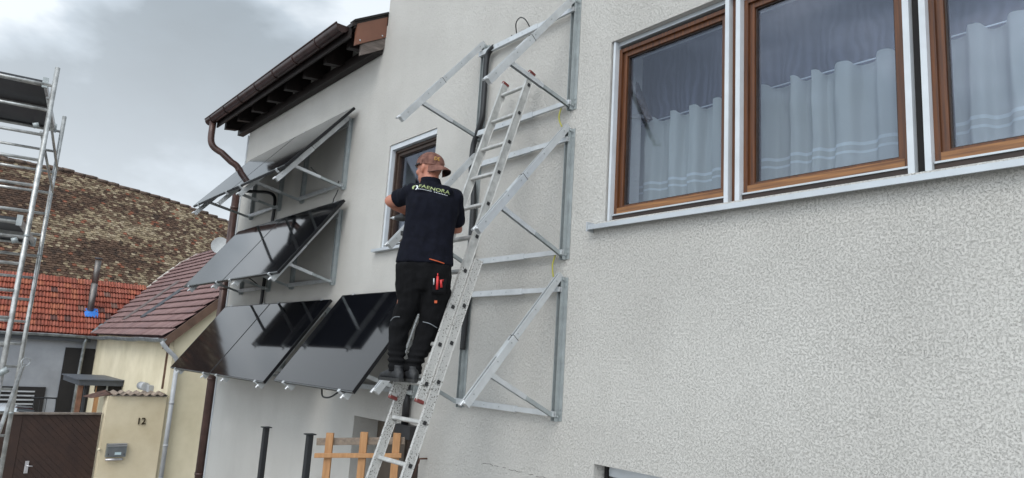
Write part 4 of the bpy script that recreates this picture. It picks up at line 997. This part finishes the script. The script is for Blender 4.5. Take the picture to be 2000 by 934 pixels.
r_.add([(x_,y_,zp(y_)-.02) for x_, y_ in ed], [tuple(range(len(ed)))]); r_.add([(NX+.12,RY,zp(RY)-.02),(NX+.12,10.3,zp(RY)-.02-RS*(10.3-RY)),(-26.1,10.3,zp(RY)-.02-RS*(10.3-RY)),(-26.1,RY,zp(RY)-.02)], [(0,1,2,3)])
rp = r_.build('roof', PURPLE, nb)
me = rp.data; at = me.color_attributes.new('tint', 'FLOAT_COLOR', 'POINT')
for i in range(len(me.vertices)): at.data[i].color = (.12,.07,.07,1)
random.seed(11)
pt = [(.235,.142,.134),(.215,.128,.122),(.25,.155,.147),(.205,.13,.128),(.185,.105,.098)]
lay_tiles(rp, (-27.2,3.90,zp(3.90)), (1,0,0), (0,1,RS), 53, 17, .212, .258, 'double', .30, .010, PURPLE, pt,
          lambda p, c, r: random.choices(range(5), (5,4,3,2,1))[0], lambda p: vx(p.y) < p.x < NX+.1 and p.y < RY-.05, stag=False, jit=.002)
for i in range(22):
    x_ = NX+.1-i*.44; cpm = MB()
    cpm.loft([((x_,RY,zp(RY)-.01),(0,.11,0),(0,0,.075)),((x_-.46,RY,zp(RY)-.02),(0,.10,0),(0,0,.065))], 12); cpm.build('ridge_tile', mat('plum_ridge', (.14,.085,.09), .7, var=.2), rp)
mo = MB(); random.seed(4)
for i in range(len(vl)-1):
    a_, b_ = V((*vl[i],0)), V((*vl[i+1],0))
    for q in range(5):
        p0 = a_.lerp(b_, q/5); p1 = a_.lerp(b_, (q+1)/5); p0.z = zp(p0.y)+.045; p1.z = zp(p1.y)+.045
        if i >= 1: mo.bar(p0, p1, random.uniform(.08,.22), .05)
mo.build('mortar_fillet', MORTAR, rp)
vf = MB(); a_, b_ = V((-24.05,3.95,zp(3.95)+.01)), V((-25.9,5.2,zp(5.2)+.01)); vf.bar(a_, b_, .26, .02); vf.build('valley_sheet', ZINC, rp)
for x_, y_, l_ in ((-20.3,4.35,.9), (-22.2,4.3,1.3)):
    MB().bar((x_,y_,zp(y_)+.09),(x_-.1,y_+l_,zp(y_+l_)+.09),.30,.05).build('roof_window' if x_ > -21 else 'roof_cover', DKGREY if x_ > -21 else mat('brown_grey_sheet', (.14,.11,.105), .6), rp)
rk = MB(); rk.add([(NX+s_,y_,zp(y_)+q) for s_ in (.10,.135) for y_, q in ((3.86,-.19),(RY,-.19),(RY,.03),(3.86,.03))], [(0,1,2,3)[::-1],(4,5,6,7),(0,1,5,4),(1,2,6,5),(2,3,7,6),(3,0,4,7)]); rk.build('rake_board', BROWNF, rp)
rk = MB(); rk.add([(NX+s_,y_,zp(y_)+q) for s_ in (.001,.099) for y_, q in ((3.92,-.17),(RY,-.17),(RY,-.15),(3.92,-.15))], [(0,1,2,3)[::-1],(4,5,6,7),(0,1,5,4),(1,2,6,5),(2,3,7,6),(3,0,4,7)]); rk.build('rake_soffit', BROWNF, rp)
# zinc gutter with its small sags, and pipes
def hgutter(p0, p1, r, m, parent, name='gutter', sag=.02, seed=1):
    random.seed(seed); p0, p1 = V(p0), V(p1); d = (p1-p0).normalized(); sd = d.cross(ZU); n = 10; K = 16; vs = []
    for j in range(K+1):
        c = p0.lerp(p1, j/K)+ZU*(noise.noise(V((j*.45,seed,0)))*sag)
        vs += [c+sd*(math.cos(math.pi+math.pi*i/n)*r)+ZU*(math.sin(math.pi+math.pi*i/n)*r) for i in range(n+1)]
    mb = MB(); W_ = n+1; mb.add(vs, [(j*W_+i, j*W_+i+1, (j+1)*W_+i+1, (j+1)*W_+i) for j in range(K) for i in range(n)], True)
    mb.add(vs[:W_], [tuple(range(W_))]); mb.add(vs[-W_:], [tuple(range(W_))])
    mb.tube([vs[j*W_] for j in range(K+1)], .014, 6); mb.tube([vs[j*W_+n] for j in range(K+1)], .014, 6)
    return mb.build(name, m, parent)
hgutter((NX+.14,3.83,zp(3.9)-.02), (-24.2,3.83,zp(3.9)-.05), .075, ZINC, nb, sag=.035, seed=2)
pe = MB(); pe.tube(smoothpath([(NX+.10,3.84,zp(3.9)-.08),(NX+.12,3.86,-.02),(NX+.12,3.95,-.12),(NX+.10,4.12,-.26),(NX+.09,4.19,-.36)]), .045, 12); pe.tube([(NX+.09,4.19,-.33),(NX+.09,4.19,GZ)], .045, 12)
pq = pe.build('downpipe', PIPEG, nb)
for zc in (-.42, -1.2, -2.05, -2.7): MB().tube([(NX+.09,4.19,zc-.025),(NX+.09,4.19,zc+.025)], .052, 12).build('pipe_collar', PIPEG, pq)
MB().box((NX-.35,EY-.04,-.95),(NX-.33,EY-.001,.0)).build('wall_cable', BROWNF, nb)
v_ = MB(); v_.box((-17.5,EY-.10,-1.2),(-17.1,EY-.001,-.93)); vo = v_.build('wall_vent', PIPEG, nb); MB().tube([(-17.75,EY-.12,-.97),(-17.3,EY-.12,-.97)], .09, 14).build('vent_tube', PIPEG, vo)
# satellite dish
sd_ = thing('satellite_dish', (-21.6,6.95,zp(RY)), 'white satellite dish on the ridge of the plum roof', 'satellite dish')
DC = V((-21.2,6.30,2.87)); dn = V((.80,.05,.35)).normalized(); dn = V((.75,-.35,.3)).normalized(); a1 = dn.cross(ZU).normalized(); a2 = a1.cross(dn)
q_ = MB(); vs = []; n = 24
for i in range(6):
    for k_ in range(n):
        t = i/5; vs.append(DC+dn*(.07*t*t)+a1*(.24*t*math.cos(6.2832*k_/n))+a2*(.27*t*math.sin(6.2832*k_/n)))
q_.add(vs, [(i*n+k_,(i+1)*n+k_,(i+1)*n+(k_+1)%n,i*n+(k_+1)%n) for i in range(5) for k_ in range(n)], True)
vs2 = [p-dn*.012 for p in vs]; q_.add(vs2, [(i*n+k_,i*n+(k_+1)%n,(i+1)*n+(k_+1)%n,(i+1)*n+k_) for i in range(5) for k_ in range(n)], True)
q_.build('reflector', DISHM, sd_)
q_ = MB(); q_.tube([DC-a2*.27, DC-a2*.20+dn*.30-a1*.30], .014, 8); q_.tube([DC-dn*.02, DC-dn*.15-ZU*.1, V((DC.x-.1,DC.y+.2,zp(DC.y)-.0))], .02, 8); q_.build('arm', ZINC, sd_)
q_ = MB(); q_.tube([DC-a2*.18+dn*.28-a1*.30, DC-a2*.14+dn*.42-a1*.46], .035, 10); q_.build('receiver', DKGREY, sd_)
# orange roofed wing
OX = -24.25
def zo(x): return .10+RS*(OX-x)
ow = thing('orange_roofed_wing', (OX, 2, GZ), 'grey rendered wing with orange tiled roof across the courtyard', 'house')
g = MB(); OW = OX-.18
g.add([(OW,-6,GZ),(OW,4.6,GZ),(OW,4.6,.05),(OW,-6,.05)], [(0,1,2,3)]); g.build('wall', GREYW, ow)
g = MB(); g.box((OW+.003,3.32,GZ),(OW+.03,4.09,-.3)); g.build('recess_shade_panel', DARKGAP, ow)  # black panel on the wall stands for the shade of an opening
ORX = -26.06
g = MB(); g.add([(OX+.02,-6,zo(OX+.02)-.02),(OX+.02,3.98,zo(OX+.02)-.02),(ORX,5.85,zo(ORX)-.02),(ORX,-6,zo(ORX)-.02)], [(0,1,2,3)])
g.add([(ORX,-6,zo(ORX)-.02),(ORX,6.2,zo(ORX)-.02),(ORX-1.5,6.2,zo(ORX)-1.3),(ORX-1.5,-6,zo(ORX)-1.3)], [(0,1,2,3)])
ro = g.build('roof', ORANGE, ow); me = ro.data; at = me.color_attributes.new('tint', 'FLOAT_COLOR', 'POINT')
for i in range(len(me.vertices)): at.data[i].color = (.25,.05,.03,1)
random.seed(21)
ot = [(.35,.098,.062),(.31,.085,.056),(.39,.13,.075),(.25,.075,.05),(.22,.12,.095),(.14,.065,.055),(.36,.115,.078)]
lay_tiles(ro, (OX+.03,-1.4,zo(OX+.03)), (0,1,0), (-1,0,RS), 42, 10, .18, .252, 'wave', .30, .010, ORANGE, ot,
          lambda p, c, r: (random.choices(range(7), (6,5,3,2,1,1,4))[0]), lambda p: p.y < 3.95+(OX-p.x)*1.0-.05, stag=False, jit=.008, near=300)
hgutter((OX+.10,-6,.02), (OX+.10,3.95,.06), .07, ZINC, ow, seed=7)
fb_ = MB(); fb_.box((OX-.02,-6,-.12),(OX+.012,3.9,.06)); fb_.build('fascia_board', DKGREY, ow)
q_ = MB(); q_.tube([(OX+.06,3.78,.0),(OX-.02,3.76,-.15),(OX-.04,3.74,-1.2),(OX-.04,3.74,GZ)], .045, 12); q_.build('downpipe', ZINC, ow)
wn = MB(); strip(wn, 0, 0, 0, 0, 0, 0, 0) if False else None
wn.box((OW+.002,1.2,-2.3),(OW+.05,3.0,-1.45)); wo = wn.build('window', DARKGAP, ow)
for zc in [-1.58-.115*i for i in range(5)]:
    MB().box((OW+.051,1.3,zc-.02),(OW+.07,2.75,zc+.02)).build('shutter_slat', PIPEG, wo)
rl_ = MB(); rl_.tube(smoothpath([(OX+1.2,2.55,-1.66),(OX+1.2,3.05,-1.66),(OX+1.2,3.13,-1.72),(OX+1.2,3.14,-2.3)]), .02, 8)
for y_ in (2.62,2.75,2.9): rl_.tube([(OX+1.2,y_,-1.66),(OX+1.2,y_,-2.6)], .008, 6)
tag(rl_.build('handrail', BLKSTEEL), 'black metal handrail beyond the gate below the barred window', 'handrail')
# flue with blue flashing
fl = MB(); FP = V((-24.95,3.87,zo(-24.95))); fl.tube([FP-ZU*.1, FP+ZU*.9], .095, 16); fl.tube([FP+ZU*.9, FP+ZU*1.62], .088, 16)
flo = thing('flue_pipe', FP, 'steel flue pipe rising from blue flashing on the orange roof', 'chimney')
fl.build('pipe', STEELCH, flo); MB().tube([FP+ZU*1.66, FP+ZU*1.70], .11, 14).build('rain_cap', DKGREY, flo)
bl = MB(); random.seed(2); up_ = V((-1,0,RS)).normalized(); nn_ = V((RS,0,1)).normalized()
vs = [FP+V((0,1,0))*y_+up_*s_+nn_*(.06+random.uniform(-.01,.015)) for s_, y_ in ((-.26,-.14),(-.25,.02),(-.27,.19),(-.1,.22),(.13,.2),(.15,.05),(.12,-.13),(-.1,-.16))]
bl.add(vs+[FP+nn_*.1], [(i,(i+1)%8,8) for i in range(8)]); bl.build('flashing', BLUE, flo)
# old barn
bnn = thing('old_barn', (-28,5,GZ), 'old barn with huge roof of mottled weathered clay tiles', 'barn')
BA = V((-.20,1,0)).normalized(); BU = V((-1,-.20,1.24)).normalized(); BO = V((-26.35+.2*8,3-8,1.35))
BU = (BU-BA*BU.dot(BA)).normalized()
RH = 5.85
g = MB(); c0 = BO-BU*.6; c1 = BO-BU*.6+BA*22
RHK = [(-9,5.6),(5,5.75),(7.03,5.95),(9,6.08),(11.1,5.83),(13.3,5.54),(15.5,4.95),(30,1.5)]
def rh(s_):
    for (a_,p_),(b_,q_) in zip(RHK, RHK[1:]):
        if a_ <= s_ <= b_: return p_+(q_-p_)*(s_-a_)/(b_-a_)
sag = lambda p: -.055*max(0, (p-BO).dot(BA)-8.0)
def bp(s_, r_): return BO+BA*s_+BU*r_
sl_ = [0,5,7.03,9,11.1,13.3,15.5,18,22]
vs = []
for s_ in sl_: vs += [bp(s_,-.6)-ZU*.04, bp(s_,rh(s_))-ZU*.04, bp(s_,rh(s_))-ZU*.04+V((-4,-.8,-4.6))]
g.add(vs, [f for i in range(len(sl_)-1) for f in ((3*i,3*i+3,3*i+4,3*i+1),(3*i+1,3*i+4,3*i+5,3*i+2))])
g.add([bp(0,-.6)-ZU*.04, bp(22,-.6)-ZU*.04, bp(22,-.6)-V((0,0,5)), bp(0,-.6)-V((0,0,5))], [(0,1,2,3)])
rbn = g.build('roof', BARN, bnn); me = rbn.data; at = me.color_attributes.new('tint', 'FLOAT_COLOR', 'POINT')
for i in range(len(me.vertices)): at.data[i].color = (.06,.045,.038,1)
bt = [(.120,.074,.052),(.095,.060,.044),(.145,.092,.065),(.35,.275,.18),(.41,.33,.23),(.26,.195,.13),(.26,.105,.065),(.072,.049,.038),(.175,.115,.078),(.30,.12,.075),(.20,.148,.10)]
def pickb(p, c, r):
    q = noise.noise(V((p.y*.30, r*.078, 3)))+.5*noise.noise(V((p.y*.8, r*.25, 9)))+.07*(p.y-3)-.10
    if r > 21: q += .06
    if random.random() < .007: return 9
    t = q*.8+random.uniform(-.5,.5)*.85
    if t > .30: return random.choice((3,4,5,10,3))
    if t > .10: return random.choice((5,8,3,10,5,2,10,6,4))
    if t > -.18: return random.choice((0,2,8,0,10,6 if random.random() < .12 else 2))
    return random.choice((0,1,7,2,1))
random.seed(31)
nmax = int(22/.14)
lay_tiles(rbn, BO-BU*.3, BA, BU, nmax, int((6.2+.3)/.102)+1, .14, .102, 'flat', .20, .012, BARN, bt, pickb,
          lambda p: (p-BO).dot(BU) < rh((p-BO).dot(BA))-.03+.05*noise.noise(V((p.y*.8,0,0))) and p.y > -1.5, jit=.013)
rid = MB(); s_ = 0; random.seed(8)
while s_ < 21.6:
    rr = rh(s_)+.05*noise.noise(V((bp(s_,0).y*.8,0,0))); p = bp(s_,rr)+ZU*random.uniform(-.02,.025)
    q = MB(); q.loft([(p,(V((1,.2,0)).normalized())*.13,ZU*.08),(p+BA*.40+ZU*.0,(V((1,.2,0)).normalized())*.12,ZU*.075)], 10); q.build('ridge_tile', mat('old_ridge_tile', (.13,.09,.07), .9, var=.4, vscale=6), rbn); s_ += .39
# ------------------------------------------------------------------ courtyard wall with number, gate, canopy
PX = NX+.0
cw = thing('courtyard_wall', (PX,3.5,GZ), 'cream wall section with the house number 12 and corrugated coping', 'wall')
g = MB(); g.box((PX-.30,3.02,GZ),(PX+.06,4.095,-1.09)); g.build('masonry', CREAM, cw)
g = MB(); n = 60; vs = []
for s_, x0_ in ((0,PX+.14),(0,PX-.42)):
    for i in range(n+1):
        y_ = 3.04+1.06*i/n; vs.append((x0_, y_, -1.045+.022*math.cos((y_-3.04)/.142*2*math.pi)+(0 if x0_ > PX else .03)))
vs += [(v_[0],v_[1],v_[2]-.012) for v_ in vs]
m_ = n+1; g.add(vs, [(i,i+1,m_+i+1,m_+i) for i in range(n)]+[(2*m_+i,3*m_+i,3*m_+i+1,2*m_+i+1) for i in range(n)]+[(i,2*m_+i,2*m_+i+1,i+1) for i in range(n)], True); g.build('corrugated_coping', FIBRE, cw)
g = MB(); g.box((PX-.32,3.05,-1.085),(PX+.05,4.09,-1.07)); g.build('mortar_bed', MORTAR, cw)
g = MB(); g.add([(PX+.10,3.08,-1.04),(PX-.5,3.06,-1.0),(PX-.9,2.75,-1.16),(PX-.2,2.78,-1.14),(PX+.10,3.08,-1.055),(PX-.5,3.06,-1.015),(PX-.9,2.75,-1.175),(PX-.2,2.78,-1.155)], [(0,1,2,3),(7,6,5,4),(0,3,7,4),(2,3,7,6)]); g.build('bent_sheet', RUST, cw, label='rusty bent sheet at the left end of the coping')
t12 = text_mesh('12', .185, .012, .95); t12.transform(Matrix.Translation((PX+.075,3.585,-1.63)) @ Matrix(((0,0,1,0),(1,0,0,0),(0,1,0,0),(0,0,0,1))))
t12.materials.append(BRONZE); o12 = bpy.data.objects.new('house_number', t12); COL.objects.link(o12)
bm_ = bmesh.new(); bm_.from_mesh(t12)
for v in bm_.verts: v.co.x += 0
bm_.to_mesh(t12); bm_.free(); tag(o12, 'dark bronze house number 12 on the cream wall', 'house number')
mbx = thing('mailbox', (PX+.06,3.27,-2.3), 'grey metal mailbox on the cream wall under the number', 'mailbox')
MB().box((PX+.062,3.12,-2.24),(PX+.15,3.47,-1.99)).build('case', MAILM, mbx)
MB().box((PX+.151,3.145,-2.22),(PX+.158,3.445,-2.06)).build('flap', mat('mail_flap', (.17,.18,.19), .35, .3), mbx)
for zc in (-1.995,-2.03): MB().bar((PX+.155,3.13,zc),(PX+.155,3.47,zc),.02,.014).build('trim', MAILL, mbx)
MB().tube([(PX+.12,3.13,-2.29),(PX+.12,3.43,-2.29)], .024, 10).build('newspaper_tube', MAILL, mbx)
MB().box((PX+.1585,3.27,-2.20),(PX+.1615,3.38,-2.15)).build('name_label', PAPER, mbx)
for y_ in (3.16,3.435): MB().box((PX+.1585,y_-.006,-2.205),(PX+.162,y_+.006,-2.175)).build('rivet', BLACKP, mbx)
bl_ = MB(); bl_.ell((PX+.08,3.0,-2.1),(.03,.03,.03),10,6); tag(bl_.build('door_bell', CREAM2), 'small round cream knob on the edge of the wall by the gate', 'knob')
gt = thing('gate', (PX-.12,2.0,GZ), 'dark brown double gate of diagonal boards between scaffold and cream wall', 'gate')
GY0, GY1, GT = .2, 2.99, -1.42
MB().box((PX-.18,GY0,GZ+.08),(PX-.15,GY1,GT-.05)).build('backing', WOODD, gt)
MB().bar((PX-.12,GY0,GT-.02),(PX-.12,GY1,GT-.02),.09,.035).build('top_cap', mat('greyed_cap', (.20,.165,.14), .85, var=.3, vscale=9), gt)
MB().box((PX-.149,1.52,GZ+.08),(PX-.118,1.70,GT-.045)).build('stile', GATEW, gt)
def clipb(s0, y0, y1, z0, z1, wd):             # diagonal band clipped to a rectangle (y right, z up), descending right
    poly = [(s0-9, 9), (s0+wd*1.414-9, 9), (s0+wd*1.414+9, -9), (s0+9, -9)]
    def clip(P, f, inter):
        o = []
        for i in range(len(P)):
            a_, b_ = P[i], P[(i+1) % len(P)]
            if f(a_): o.append(a_)
            if f(a_) != f(b_): o.append(inter(a_, b_))
        return o
    for ax, v_, sg in ((0,y0,1),(0,y1,-1),(1,z0,1),(1,z1,-1)):
        poly = clip(poly, lambda p: sg*(p[ax]-v_) >= 0, lambda a_, b_: tuple(a_[k_]+(b_[k_]-a_[k_])*((v_-a_[ax])/(b_[ax]-a_[ax])) for k_ in (0,1)))
        if len(poly) < 3: return None
    return poly
for ya, yb in ((GY0,1.515),(1.705,GY1)):
    s0 = ya-2.2+GZ*0-3.2
    while s0 < yb+2:
        pl = clipb(s0, ya, yb, GZ+.1, GT-.045, .085)
        if pl:
            n = len(pl); xo = PX-.149; dx = .022+random.uniform(0,.003)
            MB().add([(xo,y_,z_) for y_, z_ in pl]+[(xo+dx,y_,z_) for y_, z_ in pl], [tuple(range(n))[::-1], tuple(range(n,2*n)), *[(i,(i+1)%n,n+(i+1)%n,n+i) for i in range(n)]]).build('board', GATEW, gt)
        s0 += .0895*1.414
MB().box((PX-.116,1.86,-2.52),(PX-.105,1.92,-2.30)).build('handle_plate', MAILL, gt); MB().tube([(PX-.10,1.89,-2.38),(PX-.05,1.89,-2.38),(PX-.05,1.98,-2.39)], .011, 8).build('handle', MAILL, gt)
cn = thing('porch_canopy', (-21,3.7,GZ), 'small flat dark grey porch canopy on two timber posts', 'canopy')
g = MB(); g.box((-22.5,3.12,-1.13),(-20.05,4.09,-1.0)); g.build('roof_slab', DKGREY, cn); g = MB(); g.box((-22.54,3.08,-.999),(-20.01,4.095,-.975)); g.build('edge_trim', mat('grey_lead', (.10,.11,.13), .5), cn)
g = MB(); g.box((-20.5,3.55,-1.30),(-20.2,4.09,-1.135)); g.build('beam', DARKGAP, cn)
MB().bar((-20.35,3.22,GZ),(-20.35,3.22,-1.131),.10,.10,up=(0,1,0)).build('timber_post', mat('red_brown_post', (.22,.105,.065), .7, var=.25, vscale=5), cn)
MB().bar((-20.25,3.58,GZ),(-20.25,3.58,-1.131),.09,.09,up=(0,1,0)).build('timber_post', TIMBER, cn)
MB().bar((-20.9,3.42,GZ),(-20.9,3.42,-1.131),.06,.06,up=(0,1,0)).build('timber_post', DKGREY, cn)
MB().bar((-20.15,3.76,GZ),(-20.15,3.76,-1.131),.04,.04,up=(0,1,0)).build('pipe', ZINC, cn)
# car roof behind the gate
car = thing('parked_car', (-20.2,1.4,GZ), 'silver white parked car, only its roof above the brown gate', 'car')
q_ = MB(); rr_ = []
for y_, zt_, hw in ((-1.9,-2.35,.70),(-1.6,-2.15,.80),(-.6,-2.05,.84),(.2,-2.05,.84),(1.5,-2.05,.84),(2.35,-2.10,.82),(2.6,-2.4,.75)):
    rr_.append([( -20.2+sx_*hw*fx, y_, z_) for sx_, fx, z_ in ((-1,1,-2.8),(-1,1.0,-2.4),(-1,.92,zt_-.02),(-1,.6,zt_),(1,.6,zt_),(1,.92,zt_-.02),(1,1.0,-2.4),(1,1,-2.8))])
vs = [p for r in rr_ for p in r]; q_.add(vs, [(i*8+k_,i*8+(k_+1)%8,(i+1)*8+(k_+1)%8,(i+1)*8+k_) for i in range(6) for k_ in range(8)]+[tuple(range(8))[::-1],tuple(range(48,56))], True); q_.build('body', CARP, car)
def cab(sc, zt_, nm, m, z0=-2.06):
    q_ = MB(); ys = (-.45,.15,.8,1.6,2.25,2.55); hs = (z0,zt_-.10,zt_-.01,zt_,zt_-.04,z0); vs = []
    for y_, h_ in zip(ys, hs):
        for fx, dz in ((-1,-99),(-.80,-.09),(-.60,-.02),(-.2,0),(.2,0),(.60,-.02),(.80,-.09),(1,-99)):
            z_ = z0 if dz < -9 else max(z0, h_+dz); vs.append((-20.2+fx*.78*sc, y_, z_))
    q_.add(vs, [(i*8+k_,i*8+k_+1,(i+1)*8+k_+1,(i+1)*8+k_) for i in range(5) for k_ in range(7)], True); return q_.build(nm, m, car)
cab(1.0, -1.60, 'cabin_glass', CARG)
q_ = MB(); vs = []
for y_, h_ in zip((.0,.5,1.2,1.8,2.28),(-1.70,-1.60,-1.585,-1.60,-1.68)):
    for fx, dz in ((-.84,-.11),(-.62,-.03),(-.2,0),(.2,0),(.62,-.03),(.84,-.11)): vs.append((-20.2+fx*.78, y_, h_+dz+.006))
q_.add(vs, [(i*6+k_,i*6+k_+1,(i+1)*6+k_+1,(i+1)*6+k_) for i in range(4) for k_ in range(5)], True); q_.build('roof_panel', CARP, car)
for y_ in (-1.15,1.75):
    for sx_ in (-1,1):
        tw_ = MB(); tw_.tube([(-20.2+sx_*.66,y_,-2.69),(-20.2+sx_*.86,y_,-2.69)], .31, 24); to = tw_.build('wheel', BLACKP, car)
        MB().tube([(-20.2+sx_*.861,y_,-2.69),(-20.2+sx_*.87,y_,-2.69)], .19, 20).build('rim', ALU, to)
